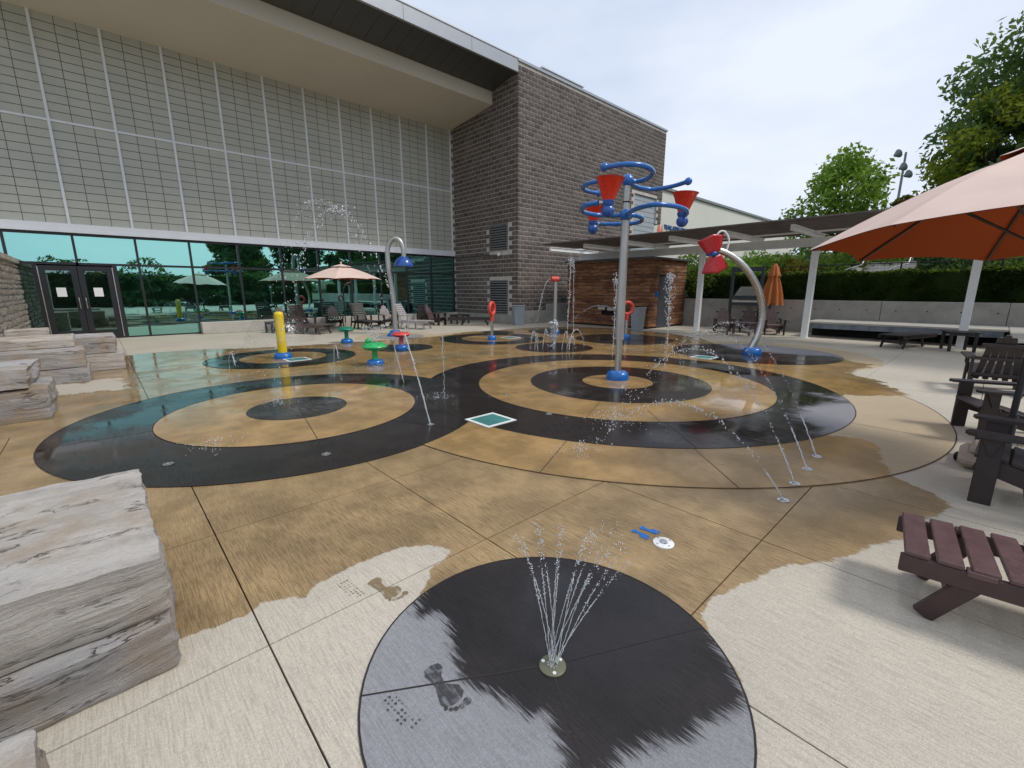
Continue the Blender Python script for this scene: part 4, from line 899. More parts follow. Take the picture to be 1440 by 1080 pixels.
# shower arch
PSH = G(556, 470); sh = thing('shower_arch', 'white arched pipe ending in a blue dome shower', 'water feature', (PSH[0], PSH[1], .009)); 
def srel(x, y): P = DY(x, y, PSH[1]); return Vector((P[0]-PSH[0], 0, P[2]))
b_ = base_collar(sh, .22, .14)
MB().tube(curve([srel(556, 470), srel(555, 445), srel(551, 405), srel(546, 372), srel(545, 352), srel(549, 340), srel(556, 335.5), srel(563, 340), srel(567, 351), srel(568, 364)], 5), [.085]*20+[.08]*26, 14).build('arched_pipe', M_GALV, sh, True)
c = srel(568, 375); q = MB(); q.lathe([(.34, 0), (.335, .06), (.30, .16), (.22, .27), (.10, .34), (1e-4, .35)], 28, c); q.build('dome', M_BLUED, sh, True, 60)
q = MB(); q.lathe([(1e-4, .015), (.32, .015)], 28, c); q.build('dome_underside', M_BLUED, sh)
base2 = thing('blue_base', 'small blue floor base beside the red mushroom sprayer', 'water feature', (*G(553, 473)[:2], .009)); base_collar(base2, .2, .12)

# ------------------------------------------------------------------ floor fittings
q = MB(); nz1 = thing('spray_nozzle', 'round olive metal spray plate in the centre of the small charcoal circle', 'nozzle', (*G(777, 938)[:2], .004))
MB().lathe([(.058, 0), (.058, .006), (.052, .009), (1e-4, .009)], 32).build('plate', M_OLIVE, nz1, True, 40)
for k in range(3): a = k*2.1+.6; MB().lathe([(.008, .009), (.008, .0115), (1e-4, .012)], 10, (.044*math.cos(a), .044*math.sin(a), 0)).build('screw', M_WPLATE, nz1)
q = MB()
for k in range(9): a = k*.698; q.lathe([(.0045, .009), (.0045, .013), (1e-4, .013)], 8, (.02*math.cos(a), .02*math.sin(a), 0))
tag(q.build('jet_holes', M_STEEL, nz1), kind='stuff')
wp = thing('floor_sensor', 'round white enamel plate with a steel centre beside the blue footprints', 'floor plate', (*G(933, 764)[:2], .0))
MB().lathe([(.066, 0), (.066, .006), (.06, .010), (1e-4, .010)], 32).build('plate', M_WPLATE, wp, True, 40); MB().lathe([(.026, .010), (.024, .016), (.012, .018), (1e-4, .018)], 20).build('button', M_STEEL, wp, True, 40)
for k in range(4): a = k*1.571+.4; MB().lathe([(.006, .010), (.006, .0115), (1e-4, .0115)], 8, (.05*math.cos(a), .05*math.sin(a), 0)).build('screw', M_GRILLE, wp)
def foot(mb, p, a, s, z, left=False):
    m = -1 if left else 1; ol = [(0, -.5), (.14, -.47), (.19, -.36), (.15, -.15), (.16, 0), (.2, .15), (.24, .28), (.2, .38), (.06, .42), (-.1, .4), (-.2, .3), (-.2, .15), (-.02, -.02), (-.05, -.2), (-.18, -.36), (-.13, -.47)]
    ca, sa = math.cos(a), math.sin(a); v = [(p[0]+(x*m*ca-y*sa)*s, p[1]+(x*m*sa+y*ca)*s, z) for x, y in ol]; mb.add(v, [tuple(range(len(v)))[::m]])
    for k, (x, y, r) in enumerate(((-.14, .50, .075), (-.02, .52, .05), (.07, .50, .045), (.14, .46, .04), (.2, .40, .036))):
        c = ((x*m*ca-y*sa)*s+p[0], (x*m*sa+y*ca)*s+p[1]); mb.add([(c[0]+r*s*math.cos(q*.785), c[1]+r*s*math.sin(q*.785), z) for q in range(8)], [tuple(range(8))])
for k, (x0, y0, x1, y1) in enumerate(((888, 745, 912, 758), (900, 741.5, 926, 750))):
    a = G(x0, y0); b = G(x1, y1); q = MB(); an = math.atan2(b[1]-a[1], b[0]-a[0])-math.pi/2
    foot(q, (a+b)/2, an, .125, .0035+.001*k, k == 0); tag(q.build('painted_footprint', M_BPAINT), ['blue painted bare footprint of the pair nearer the small charcoal circle', 'blue painted bare footprint of the pair nearer the big tan ring'][k], 'footprint', 'blue footprints')
def faint(m, col):
    d = m.n('BsdfPrincipled'); m.inp(d.inputs['Base Color'], col); d.inputs['Roughness'].default_value = .55; t = m.n('BsdfTransparent'); x = m.n('MixShader')
    m.l(m.rng(m.math('ADD', m.noise(m.pos((130, 7, 1), -BROT), 1, 3), m.noise(m.pos(), 22, 4)), .78, 1.12, .12, .92), x.inputs[0]); m.l(t.outputs[0], x.inputs[1]); m.l(d.outputs[0], x.inputs[2]); m.l(x.outputs[0], m.out.inputs[0])
m = N('wet_mark'); faint(m, (.25, .17, .085)); M_WM = m.mat; m = N('wet_mark_dark'); faint(m, (.05, .046, .047)); M_WMD = m.mat
for (x0, y0, x1, y1, lab, mt, z) in ((522, 815, 564, 840, 'wet bare footprint on the pale dry concrete', M_WM, .0032), (607, 940, 645, 992, 'wet bare footprint on the dry part of the charcoal circle', M_WMD, .0068)):
    a = G(x0, y0); b = G(x1, y1); q = MB(); foot(q, (a+b)/2, math.atan2(b[1]-a[1], b[0]-a[0])-math.pi/2, .24, z); tag(q.build('wet_footprint', mt), lab, 'footprint', 'wet footprints')
for (x0, y0, x1, y1, lab, mt, z) in ((482, 820, 512, 845, 'wet sneaker tread print on the pale concrete', M_WM, .003), (545, 985, 600, 1040, 'wet sneaker tread print at the rim of the charcoal circle', M_WMD, .0066)):
    a = G(x0, y0); b = G(x1, y1); q = MB(); d = (b-a)[:2]; d = d/np.linalg.norm(d); e = np.array([-d[1], d[0]]); rr = random.Random(int(x0))
    for i in range(9):
        for j in range(4):
            if rr.random() < .25: continue
            c = a[:2]+d*(i*.021)+e*(j-1.5)*.018; w = rr.uniform(.004, .008); q.add([(c[0]+(d[0]*u+e[0]*v_)*w, c[1]+(d[1]*u+e[1]*v_)*w, z) for u, v_ in ((-1, -.6), (1, 0), (0, .9), (-1, .7))], [(0, 1, 2, 3)])
    tag(q.build('wet_tread_print', mt), lab, 'footprint', 'wet footprints')
def drain(px, size, rz, label, z):
    P = G(*px); t = thing('floor_drain', label, 'drain', (P[0], P[1], z), rz, 'square floor drains'); h = size/2; w = .045; q = MB()
    for a, b, c, d in ((-h, h, -h, -h+w), (-h, h, h-w, h), (-h, -h+w, -h+w, h-w), (h-w, h, -h+w, h-w)): q.box(((a+b)/2, (c+d)/2, .003), (b-a, d-c, .006))
    q.build('frame', M_WPLATE, t); MB().box((0, 0, .001), (size-2*w, size-2*w, .002)).build('pan', M_GRATE, t)
    for i in range(10): y = -h+w+(size-2*w)*(i+.5)/10; MB().box((0, y, .0035), (size-2*w, (size-2*w)/14, .003)).build('grate_bar', M_GRATE, t)
drain((690, 591.5), .46, BROT, 'square teal drain with a white rim between the two big circles', .0095)
drain((990, 503), .5, BROT, 'square drain in the charcoal disc near the wing spinner', .0095); drain((418, 506), .5, BROT, 'square drain beside the yellow post', .0105); drain((718, 475), .5, BROT, 'square drain in the tan core near the edge-on ring sprayer', .0105)
for i, (x, y) in enumerate(((1102, 703.5), (1118, 681), (1135.5, 660.5), (1148.5, 642.5), (459, 640), (606, 598), (237, 654), (712, 556), (772, 583))):
    P = G(x, y); t = thing('floor_jet', ['floor jet on the deck joint outside the big tan ring', 'first floor jet inside the edge of the big tan ring', 'second floor jet inside the edge of the big tan ring', 'floor jet nearest the dry charcoal patch of the big ring', 'floor jet on the joint of the left charcoal ring', 'floor jet throwing a tall stream in the left charcoal ring', 'floor jet in the left charcoal ring near the large slab', 'floor jet in the tan ring left of the bucket tower', 'floor jet at the edge of the tan ring near the drain'][i], 'nozzle', (P[0], P[1], (0 if i == 0 else .006 if i < 4 else .0105)), 0, 'floor jets')
    MB().lathe([(.045, 0), (.045, .004), (.038, .006), (.018, .006), (.014, .003)], 24).build('ring_plate', M_STEEL, t, True, 40); MB().lathe([(.014, .002), (1e-4, .002)], 16).build('nozzle_hole', M_BLACK, t)

# ------------------------------------------------------------------ water
RW = random.Random(99)
def jet(name, label, p0, p1, peak, n, r, spread=.03, strand=.35, start=0., end=1., group=None):
    p0 = Vector(p0); p1 = Vector(p1); b = MB()
    def at(u): p = p0.lerp(p1, u); p.z += 4*peak*u*(1-u); return p
    if strand > 0:
        k = 24; b.tube([at(start+(strand-start)*i/k)+Vector((RW.gauss(0, r*.2), RW.gauss(0, r*.2), 0)) for i in range(k+1)], [r*RW.uniform(.45, .95) for i in range(k+1)], 6)
    for i in range(int(n*.9)):
        u = RW.random()*min(1, end*.8); s = spread*.10*(.3+u*2); c = at(u)+Vector((RW.gauss(0, s), RW.gauss(0, s), RW.gauss(0, s)))
        b.drop(c, r*RW.uniform(.35, .8), RW.uniform(1, 1.9))
    for i in range(n):
        u = strand*.6+(end-strand*.6)*RW.random()**.8; s = spread*(.15+u*1.2); c = at(u)+Vector((RW.gauss(0, s), RW.gauss(0, s), RW.gauss(0, s*.8)))
        if c.z > .01: b.drop(c, r*RW.uniform(.35, 1.05), RW.uniform(1, 1.8))
    return tag(b.build(name, M_WATER, None, True, None), label, 'water jet', group or 'arching water jets', 'stuff')
def splash(label, px, n, rad, h, r, group='splashes'):
    P = G(*px); b = MB()
    for i in range(n):
        a = RW.uniform(0, 6.28); q = rad*abs(RW.gauss(0, .5)); z = .012+h*RW.random()**2.2*max(0, 1-q/rad/1.2); b.drop((P[0]+q*math.cos(a), P[1]+q*math.sin(a), z), r*RW.uniform(.3, 1), 1)
    tag(b.build('splash', M_WATER, None, True, None), label, 'splash', group, 'stuff')
# fan in the foreground
n0 = G(777, 938)
fan = [(724, 752, 0), (733, 758, 1), (752, 734, 2), (757, 742, 3), (788, 736, 4), (791, 744, 5), (823, 757, 6), (836, 745, 7), (848, 738, 8), (864, 742, 9), (872, 760, 10), (884, 790, 11), (878, 772, 12)]
fb = MB()
for i, (x, y, k) in enumerate(fan):
    Yd = 1.62+.34*((i*5) % 7)/7; e = DY(x, y, Yd); a = Vector((n0[0]+.018*math.cos(i*2.1), n0[1]+.018*math.sin(i*2.1), .012)); e = Vector(e); hgt = e.z
    def at(u, a=a, e=e): p = a.lerp(e, u); p.z = a.z+(e.z-a.z)*(1.55*u-.55*u*u); return p
    pts = [at(j/40*.55)+Vector((RW.gauss(0, .0008), RW.gauss(0, .0008), 0)) for j in range(41)]; fb.tube(pts, [.0022*RW.uniform(.4, 1.) for _ in pts], 6)
    for j in range(70):
        u = .35+.68*RW.random(); s = .0045*(.3+u*u*1.6); c = at(u)+Vector((RW.gauss(0, s), RW.gauss(0, s), RW.gauss(0, s))); fb.drop(c, .0036*RW.uniform(.35, 1), RW.uniform(1, 1.7))
tag(fb.build('water_fan', M_WATER, None, True, None), 'fan of fine water streams rising from the olive plate in the small charcoal circle', 'water jet', None, 'stuff')
nz_ = [G(1102, 703), G(1118, 680), G(1135, 660), G(1148, 642)]
for i, (lx, ly, pk) in enumerate(((835, 628, .62), (868, 592, 1.02), (905, 560, 1.12), (950, 530, 1.15))):
    jet('water_jet', ['low arching jet from the floor jet outside the tan ring', 'arching jet from the first floor jet inside the tan ring', 'arching jet from the second floor jet inside the tan ring', 'arching jet from the floor jet nearest the dry charcoal patch'][i], nz_[i], G(lx, ly), pk, 130, .0085, .035, .08)
jet('water_jet', 'tall stream leaning left from the left charcoal ring over the tan disc', G(605, 597), G(395, 567), 2.55, 190, .0115, .07, .12)
jet('water_jet', 'second tall thin stream behind the first over the left tan disc', G(568, 538), G(372, 540), 3.0, 150, .0105, .09, .06)
def column(label, px0, px1, r, n, sp=.03, head=True):
    a = G(*px0); top = DY(px1[0], px1[1], a[1]); b = MB(); k = 30
    b.tube([Vector(a).lerp(Vector(top), i/k)+Vector((RW.gauss(0, .006), 0, 0)) for i in range(k+1)], [r*RW.uniform(.25, .7) for i in range(k+1)], 6)
    for i in range(n):
        u = RW.random()**.7; c = Vector(a).lerp(Vector(top), u)+Vector((RW.gauss(0, sp*(.3+u)), RW.gauss(0, sp*(.3+u)), 0)); b.drop(c, r*RW.uniform(.3, 1), RW.uniform(1, 2))
    if head:
        for i in range(50): b.drop(Vector(top)+Vector((RW.gauss(0, .05), RW.gauss(0, .05), RW.gauss(-.04, .07))), r*RW.uniform(.6, 1.5))
    tag(b.build('water_column', M_WATER, None, True, None), label, 'water jet', 'upright water jets', 'stuff')
column('upright double jet in front of the left edge of the cedar shed', (797, 478), (803, 366), .017, 150); column('thinner jet strand falling beside the upright double jet', (806, 478), (807, 368), .014, 70, .02, False)
column('upright jet close behind the bucket tower pole', (861, 503), (868, 392), .015, 120); column('frothy upright jet in front of the shed door', (938, 486), (943, 388), .020, 260, .06)
column('thin upright jet between the red mushroom and the edge-on ring', (625, 558), (622, 470), .009, 40, .015, False)
column('short bubbling jet in front of the nozzle pipe', (778, 490), (779, 455), .035, 120, .05)
for i, (x, y, x1, y1, pk) in enumerate(((756, 492, 745, 492, .5), (763, 492, 771, 491, .55), (752, 493, 757, 493, .45), (790, 493, 800, 493, .5), (800, 493, 808, 490, .35), (797, 490, 822, 486, .5), (323, 534, 338, 545, .55), (470, 532, 481, 536, .62))):
    jet('small_jet', ['low looping jet left of the bubbling jet', 'looping jet beside the bubbling jet', 'outer low loop of the bubbling group', 'first low loop right of the bubbling jet', 'second low loop right of the bubbling jet', 'wide low loop right of the bubbling jet', 'tiny looping jet in the green mirrored puddle', 'tiny looping jet right of the yellow post'][i], G(x, y), G(x1, y1), pk, 45, .012 if i < 6 else .008, .02, .8, group='small looping jets')
jet('water_pour', 'water pouring in an arc from the red nozzle of the tall pipe', (PP[0]-.18, PP[1]-.05, 1.95), (PP[0]-.75, PP[1]-.4, .05), .55, 90, .014, .04, .8)
jet('water_pour', 'thin curved stream in front of the cedar shed boards', G(862, 434, .9), G(795, 465), .45, 80, .012, .04, .5)
b = MB()
for k in range(26):
    a = k*.2417; q0 = .31*math.sqrt(RW.random()); x = PSH[0]+c.x+q0*math.cos(a); y = PSH[1]+q0*math.sin(a)
    for i in range(16): b.drop((x+RW.gauss(0, .012), y+RW.gauss(0, .012), c.z-.05-RW.random()**1.5*1.2), .011*RW.uniform(.4, 1), 2.2)
tag(b.build('shower_drips', M_WATER, None, True, None), 'drips falling from the blue dome shower', 'water jet', None, 'stuff')
# dome of water at the yellow post
q = MB(); q.lathe([(.11, .91), (.22, 1.0), (.36, 1.02), (.5, .95), (.62, .80), (.70, .62), (.76, .42)], 40); sh_ = q.build('water_dome', M_SHEET, None, True); sh_.location = (PY[0], PY[1], 0); tag(sh_, 'thin dome-shaped sheet of water around the yellow bollard', 'water jet')
b = MB(); PG = G(528, 513)
for k in range(300):
    a = RW.uniform(0, 6.28); u = RW.random(); q = .06+.22*u**1.5; b.drop((PG[0]+q*math.cos(a), PG[1]+q*math.sin(a), .5+.36*u), .010*RW.uniform(.4, 1), 2)
tag(b.build('mushroom_spray', M_WATER, None, True, None), 'upward spray above the light green mushroom', 'water jet', None, 'stuff')
for lab, px, n, rad, h, r in (('splash in the charcoal core of the left circle', (390, 567), 160, .32, .10, .008), ('splash at the lower rim of the left tan ring', (302, 626), 150, .35, .08, .007), ('splash on the charcoal ring below the bucket tower', (815, 636), 130, .3, .12, .008), ('splash at the rim of the tan ring below the bucket tower', (865, 592), 220, .5, .18, .009),
        ('splash on the charcoal ring beside the thin upright jet', (615, 560), 90, .3, .08, .008), ('splash around the light green mushroom', (530, 516), 120, .5, .06, .009), ('splash in front of the shed door jet', (938, 487), 90, .4, .1, .012), ('scattered spray between the bucket tower and the wing spinner', (962, 500), 150, .9, .75, .010)): splash(lab, px, n, rad, h, r)

# ------------------------------------------------------------------ furniture
def shift(o, loc, rz=0, ry=0): o.location = loc; o.rotation_euler = (0, ry, rz); return o
def adirondack(label, loc, rz, group, mat, matb):             # faces local -y
    t = thing('adirondack_chair', label, 'chair', loc, rz, group)
    for s in (-1, 1):
        MB().box((s*.30, -.36, .265), (.035, .125, .53), None, .005).build('front_leg', mat, t)
        MB().bar((s*.262, -.42, .315), (s*.262, .50, .045), .035, .125, (0, 0, 1), .005).build('side_rail', mat, t)
        MB().box((s*.30, .27, .27), (.035, .09, .54), None, .005).build('rear_leg', mat, t)
        q = MB(); o = [(-.075, -.44), (-.055, -.49), (0, -.51), (.055, -.49), (.075, -.44), (.06, .1), (.045, .36), (-.045, .36), (-.07, .1)]; n = len(o)
        q.add([(s*.325+x, y, .53) for x, y in o]+[(s*.325+x, y, .556) for x, y in o], [tuple(range(n))[::-1], tuple(range(n, 2*n))]+[(i, (i+1) % n, n+(i+1) % n, n+i) for i in range(n)]); q.build('arm', matb, t)
        MB().add([(s*.322-.012, -.42, .53), (s*.322-.012, -.30, .53), (s*.322-.012, -.36, .38), (s*.322+.012, -.42, .53), (s*.322+.012, -.30, .53), (s*.322+.012, -.36, .38)], [(0, 1, 2), (5, 4, 3), (0, 2, 5, 3), (1, 4, 5, 2), (0, 3, 4, 1)]).build('arm_bracket', mat, t)
    for i in range(6):
        y = -.40+i*.098; z = .388-.0285*i+(.0 if i else -.02); MB().box((0, y, z), (.56, .085, .022), Matrix.Rotation(-.285 if i else .35, 3, 'X'), .004).build('seat_slat', matb, t)
    th = math.radians(24)
    for i in range(5):
        k = i-2; fan_ = math.radians(3.2*k); L = .80-.040*k*k; w = .078
        o = [(-w/2*.86, 0), (w/2*.86, 0), (w/2, L-.03), (w/2*.6, L), (-w/2*.6, L), (-w/2, L-.03)]; n = 6; q = MB()
        R3 = Matrix.Rotation(-th, 3, 'X') @ Matrix.Rotation(-fan_, 3, 'Y').to_3x3()
        vv = [Vector((x, 0, z)) for x, z in o]+[Vector((x, .02, z)) for x, z in o]; vv = [R3 @ p+Vector((k*.108, .135, .20)) for p in vv]
        q.add(vv, [tuple(range(n)), tuple(range(n, 2*n))[::-1]]+[(i_, n+i_, n+(i_+1) % n, (i_+1) % n) for i_ in range(n)]); q.build('back_slat', matb, t)
    for z, w in ((.28, .56), (.545, .66), (.76, .50)): MB().box((0, .165+(z-.2)*math.tan(th)+.012, z), (w, .025, .055), None, .004).build('back_rail', mat, t)
    return t
def chaise(label, loc, rz, group, mat, back=0., wd=.62, ln=1.95, hz_=.34, nslat=11, frame=None):           # foot end at local y=0, runs to +y
    t = thing('chaise_lounge', label, 'lounger', loc, rz, group); fr = frame or mat; h = wd/2; bl = .78; sl_ = ln-bl
    for s in (-1, 1):
        q = MB(); q.bar((s*(h-.02), .0, hz_-.055), (s*(h-.02), ln if back == 0 else sl_+.25, hz_-.055), .032, .09, (0, 0, 1), .005); q.build('side_rail', fr, t)
        MB().bar((s*(h-.055), .30, hz_-.03), (s*(h-.055), .12, .01), .035, .085, (0, 1, 0), .005).build('leg', fr, t)
        MB().bar((s*(h-.055), sl_-.02, hz_-.03), (s*(h-.055), sl_+.16, .01), .035, .085, (0, 1, 0), .005).build('leg', fr, t)
        MB().bar((s*(h-.02), .23, hz_-.012), (s*(h-.02), .33, hz_-.012), .05, .03, (0, 0, 1), .004).build('rail_block', mat, t)
    MB().bar((-(h-.07), .20, .16), (h-.07, .20, .16), .03, .06).build('stretcher', fr, t)
    pit = sl_/nslat
    for i in range(nslat): MB().box((0, pit*(i+.5), hz_+.004), (wd-.006, pit*.80, .024), None, .005).build('slat', mat, t)
    dy, dz = math.cos(back), math.sin(back); nb = 8
    for i in range(nb):
        d = bl*(i+.55)/nb; MB().box((0, sl_+d*dy, hz_+.004+d*dz), (wd-.02, bl/nb*.82, .022), Matrix.Rotation(back, 3, 'X'), .004).build('back_slat', mat, t)
    if back > .1:
        for s in (-1, 1): MB().bar((s*(h-.06), sl_, hz_), (s*(h-.06), sl_+bl*dy, hz_+bl*dz), .03, .05).build('back_rail', mat, t); MB().bar((s*(h-.06), sl_+bl*.6*dy, hz_+bl*.6*dz-.03), (s*(h-.06), sl_+.42, .02), .03, .05, (0, 1, 0)).build('prop', mat, t); MB().box((s*(h+.0), sl_-.1, .56), (.07, .5, .024), None, .004).build('arm', mat, t); MB().box((s*(h+.0), sl_-.28, .28), (.05, .06, .54)).build('arm_post', mat, t)
    return t
def table(label, loc, rz, w=.55, d=.55, hz_=.42, mat=M_CHAIR):
    t = thing('low_table', label, 'table', loc, rz, 'low brown tables')
    for i in range(5): MB().box((0, -d/2+d*(i+.5)/5, hz_), (w, d/5*.9, .025), None, .004).build('top_slat', mat, t)
    for i in (-1, 1):
        for j in (-1, 1): MB().box((i*(w/2-.06), j*(d/2-.06), hz_/2-.01), (.06, .06, hz_-.01)).build('leg', mat, t)
        MB().box((i*(w/2-.06), 0, hz_-.05), (.03, d-.1, .06)).build('apron', mat, t)
    return t
FN = math.atan2(nn[1], nn[0])+math.pi/2             # local -y looks along +n (to the pool)
FD = math.atan2(-d1[1], -d1[0])+math.pi/2           # local -y looks along -d1
def gp(x, y, z=0.): p = G(x, y); return (p[0], p[1], z)
GA = 'brown adirondack chairs'; GCH = 'brown chaise lounges'
adirondack('glare-pale adirondack chair behind the yellow bollard by the glazing', gp(405, 466), FN+.3, GA, M_CHAIR, M_CHAIRL)
adirondack('dark adirondack chair under the far pink umbrella', gp(471, 461), FN-.25, GA, M_CHAIR, M_CHAIR)
adirondack('glare-pale adirondack chair seen behind the shower arch pole', gp(546, 460), FN-.1, GA, M_CHAIR, M_CHAIRL)
adirondack('glare-pale adirondack chair beside the low table near the tower', gp(612, 457), FN+.45, GA, M_CHAIR, M_CHAIRL)
adirondack('dark adirondack chair close to the glass behind the pale lounger', gp(599, 453.5), FN+.1, GA, M_CHAIR, M_CHAIR)
def chp(x, y, rz, *a, **k): p = gp(x, y); return chaise(a[0], p, rz, GCH, *a[1:], **k)
chp(462, 470, FN+.45, 'brown chaise lounge with raised back left of the far umbrella', M_CHAIRL, math.radians(62))
chp(530, 464, FN+.1, 'dark chaise lounge with raised back right of the far umbrella', M_CHAIR, math.radians(64))
chp(606, 463, FN+.5, 'pale glaring chaise lounge with raised back by the shower arch', simple('sky_glare_plastic_lumber', (.42, .39, .385), .35, obj=True), math.radians(60))  # white sky glare on this lounger is put into its pale base colour
chp(690, 457, FN+.9, 'flat dark chaise lounge at the foot of the block tower', M_CHAIR, 0.)
table('low dark table between the adirondack chair and the tower louver', gp(647, 455), FN, .8, .6, .42); table('small dark table left of the yellow bollard by the seat wall', gp(388, 467.5), FN+.3, .6, .5, .4)
adirondack('adirondack chair beside the pergola post in front of the gate frame', gp(1016, 467), FD+.5, GA, M_CHAIR, M_CHAIRL)
adirondack('adirondack chair left of the closed orange umbrella', gp(1052, 467), FD+.4, GA, M_CHAIR, M_CHAIRL)
adirondack('adirondack chair right of the closed orange umbrella', gp(1085, 470), FD+.5, GA, M_CHAIR, M_CHAIRL)
table('low mauve table in front of the chairs under the pergola', gp(1042, 471), FD, .85, .7, .44, M_CHAIRL)
p = G(1250, 490); chaise('flat dark chaise lounge near the stone-faced bench', (p[0], p[1], 0), -1.1, GCH, M_CHAIR, 0., .62, 1.9, .36)
table('dark table between the flat chaise and the back-turned chair', gp(1345, 493), BROT+.3, .75, .6, .5)
adirondack('adirondack chair turned with its back to the splash pad', gp(1393, 549), FD+math.pi+.1, GA, M_CHAIR, M_CHAIR)
A11 = adirondack('adirondack chair beside the beige umbrella base', (4.03, 3.02, 0), -2.434, GA, M_CHAIR, M_CHAIR)
A10 = adirondack('adirondack chair behind the chair at the umbrella base', (5.54, 4.63, 0), -2.02, GA, M_CHAIR, M_CHAIR)
pa = G(1265, 719, .34); pb = G(1268, 774, .34); mid = (pa+pb)/2; dv = (pa-pb)[:2]; wd_ = float(np.linalg.norm(dv))
rzc = math.atan2(dv[1], dv[0])-math.pi
M_MARD = simple('dark_maroon_plastic_lumber', (.055, .028, .028), .4, var=.2, scale=12, bump=.2, bscale=120, obj=True)
C6 = chaise('maroon slatted chaise lounge foot end on the dry concrete', (mid[0], mid[1], 0), rzc, GCH, M_MAROON, 0., max(wd_, .5), 1.95, .33, 10, M_MARD)

# ------------------------------------------------------------------ umbrellas
def umbrella(name, label, c, r, z0, rise, n, ph, tx=0., ty=0., base=True, vent=True, basew=.3):
    t = thing(name, label, 'umbrella', (c[0], c[1], 0), 0, 'open pink umbrellas'); top = Vector((0, 0, z0+rise)); nu, nv = 8, 8
    def pt(k, u, w, off=0.):        # k rib index + w in 0..1 across, u 0..1 outward
        a0, a1 = ph+2*math.pi*k/n, ph+2*math.pi*(k+1)/n
        p0 = Vector((r*math.cos(a0), r*math.sin(a0), 0)); p1 = Vector((r*math.cos(a1), r*math.sin(a1), 0)); p = p0.lerp(p1, w)*u
        sag = 4*w*(1-w); p *= 1-.05*sag*u*u
        z = z0+rise*(1-u)+.10*rise*math.sin(math.pi*u)-.035*sag*u*(1.2-u)*r+.03*sag*u*u*u*r+(tx*p.x+ty*p.y); return Vector((p.x, p.y, z+off))
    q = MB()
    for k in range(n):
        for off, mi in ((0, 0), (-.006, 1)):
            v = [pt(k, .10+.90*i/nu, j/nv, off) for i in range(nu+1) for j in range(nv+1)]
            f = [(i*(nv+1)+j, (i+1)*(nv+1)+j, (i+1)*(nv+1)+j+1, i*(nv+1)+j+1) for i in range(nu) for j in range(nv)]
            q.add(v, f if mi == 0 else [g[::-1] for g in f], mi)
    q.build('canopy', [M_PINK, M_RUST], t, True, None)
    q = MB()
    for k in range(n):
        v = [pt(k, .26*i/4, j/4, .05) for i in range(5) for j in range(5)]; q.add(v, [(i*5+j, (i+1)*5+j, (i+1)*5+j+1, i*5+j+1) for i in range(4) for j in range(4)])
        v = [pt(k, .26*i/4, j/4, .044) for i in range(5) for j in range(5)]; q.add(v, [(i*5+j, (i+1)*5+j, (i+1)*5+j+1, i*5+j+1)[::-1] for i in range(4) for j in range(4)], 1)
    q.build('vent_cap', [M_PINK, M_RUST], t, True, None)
    for k in range(n): MB().tube([pt(k, u, 0, -.022) for u in (.05, .3, .6, .98)], .011, 6).build('rib', M_BRONZE, t)
    for k in range(n): a = ph+2*math.pi*k/n; MB().tube([(0, 0, z0-.12), pt(k, .5, 0, -.03)], .008, 6).build('strut', M_BRONZE, t)
    MB().tube([(0, 0, .05), (0, 0, z0+rise+.02)], .024, 12).build('pole', M_BRONZE, t, True); MB().ball((0, 0, z0+rise+.09), .035, 12, 8, (1, 1, 1.4)).build('finial', M_PINK, t, True)
    if base: o = MB().lathe([(basew, 0), (basew, .07), (basew*.8, .12), (.06, .16), (.04, .35)], 8).build('base', M_PLASTB, t)
    return t
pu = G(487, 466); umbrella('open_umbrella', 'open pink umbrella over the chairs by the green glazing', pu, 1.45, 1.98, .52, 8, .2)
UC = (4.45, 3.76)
nu_ = umbrella('open_umbrella', 'large open pink umbrella with a rust underside in front of the pergola', UC, 1.69, 2.013, .78, 8, 3.346, -.018, -.055, base=False)
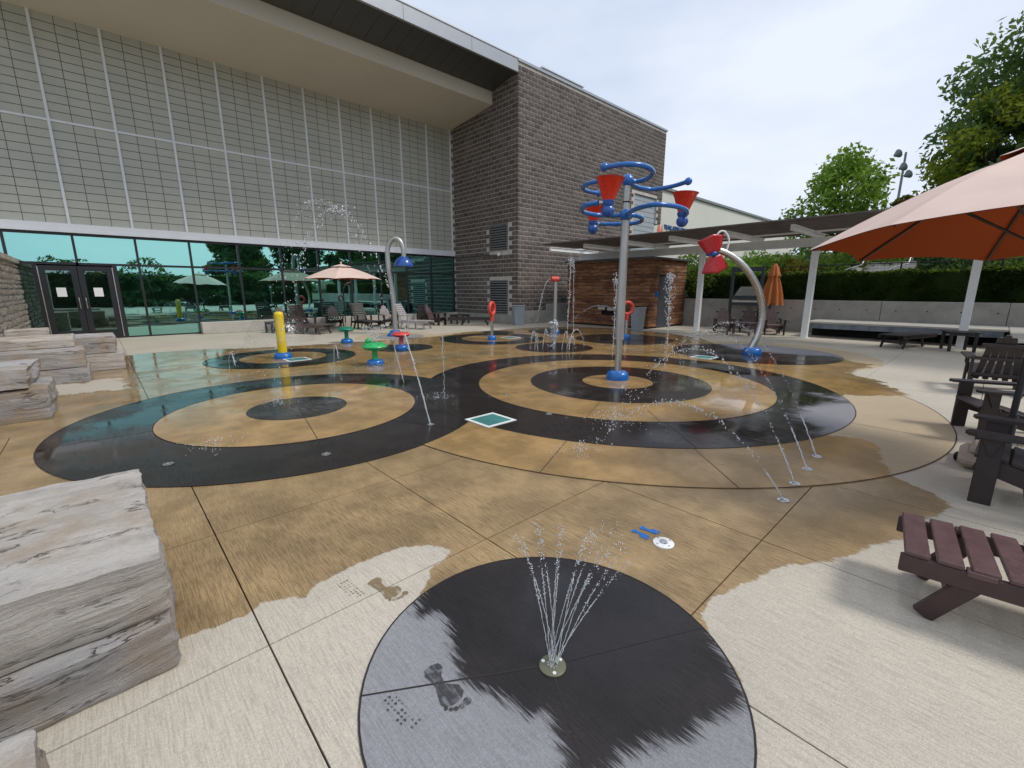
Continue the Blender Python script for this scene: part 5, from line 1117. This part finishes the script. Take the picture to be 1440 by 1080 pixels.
q = MB(); q.box((0, 0, .075), (.56, .56, .13), Matrix.Rotation(.75, 3, 'Z'), .05); q.box((0, 0, .16), (.42, .42, .06), Matrix.Rotation(.75, 3, 'Z'), .028); ub = q.build('base', M_PLASTB, nu_)
for k in range(4): a = .75+k*math.pi/2; MB().tube([(.27*math.cos(a)-.05*math.sin(a), .27*math.sin(a)+.05*math.cos(a), .04), (.27*math.cos(a)+.05*math.sin(a), .27*math.sin(a)-.05*math.cos(a), .04)], .038, 12).build('wheel', M_BLACK, ub)
MB().tube([(0, 0, .2), (0, 0, .5)], .04, 14).build('pole_socket', M_BRONZE, nu_)
# closed umbrella
pc = G(1079, 466.5); cu_ = thing('closed_umbrella', 'closed orange umbrella between the brown chairs under the pergola', 'umbrella', (pc[0], pc[1], 0))
q = MB(); n = 64; prof = [(.05, 2.52), (.10, 2.42), (.17, 2.12), (.165, 2.05), (.24, 1.75), (.31, 1.4), (.36, 1.05)]; v = []
for r, z in prof:
    for k in range(n): a = 2*math.pi*k/n; rr_ = r*(1+.20*math.cos(8*a)*min(1, (2.5-z)/.6)+.05*math.sin(13*a)); v.append((rr_*math.cos(a), rr_*math.sin(a), z-(.05*math.cos(8*a) if z < 1.1 else 0)))
q.add(v, [(i*n+k, (i+1)*n+k, (i+1)*n+(k+1) % n, i*n+(k+1) % n) for i in range(len(prof)-1) for k in range(n)]+[tuple(range(n))]); q.build('folded_canopy', M_FABB, cu_, True, 60)
q = MB(); v = []
for r, z in ((.04, 2.56), (.12, 2.42), (.215, 2.10)):
    for k in range(n): a = 2*math.pi*k/n; rr_ = r*(1+.12*math.cos(8*a)); v.append((rr_*math.cos(a), rr_*math.sin(a), z-.03*math.cos(8*a)*(z < 2.2)))
q.add(v, [(i*n+k, (i+1)*n+k, (i+1)*n+(k+1) % n, i*n+(k+1) % n) for i in range(2) for k in range(n)]+[tuple(range(n))]); q.build('vent_cap', M_FABB, cu_, True, 60)
MB().tube([(0, 0, .0), (0, 0, 2.6)], .026, 10).build('pole', M_BRONZE, cu_); MB().lathe([(.28, 0), (.28, .06), (.2, .1), (.05, .14), (.04, .4)], 16).build('base', M_PLASTB, cu_)
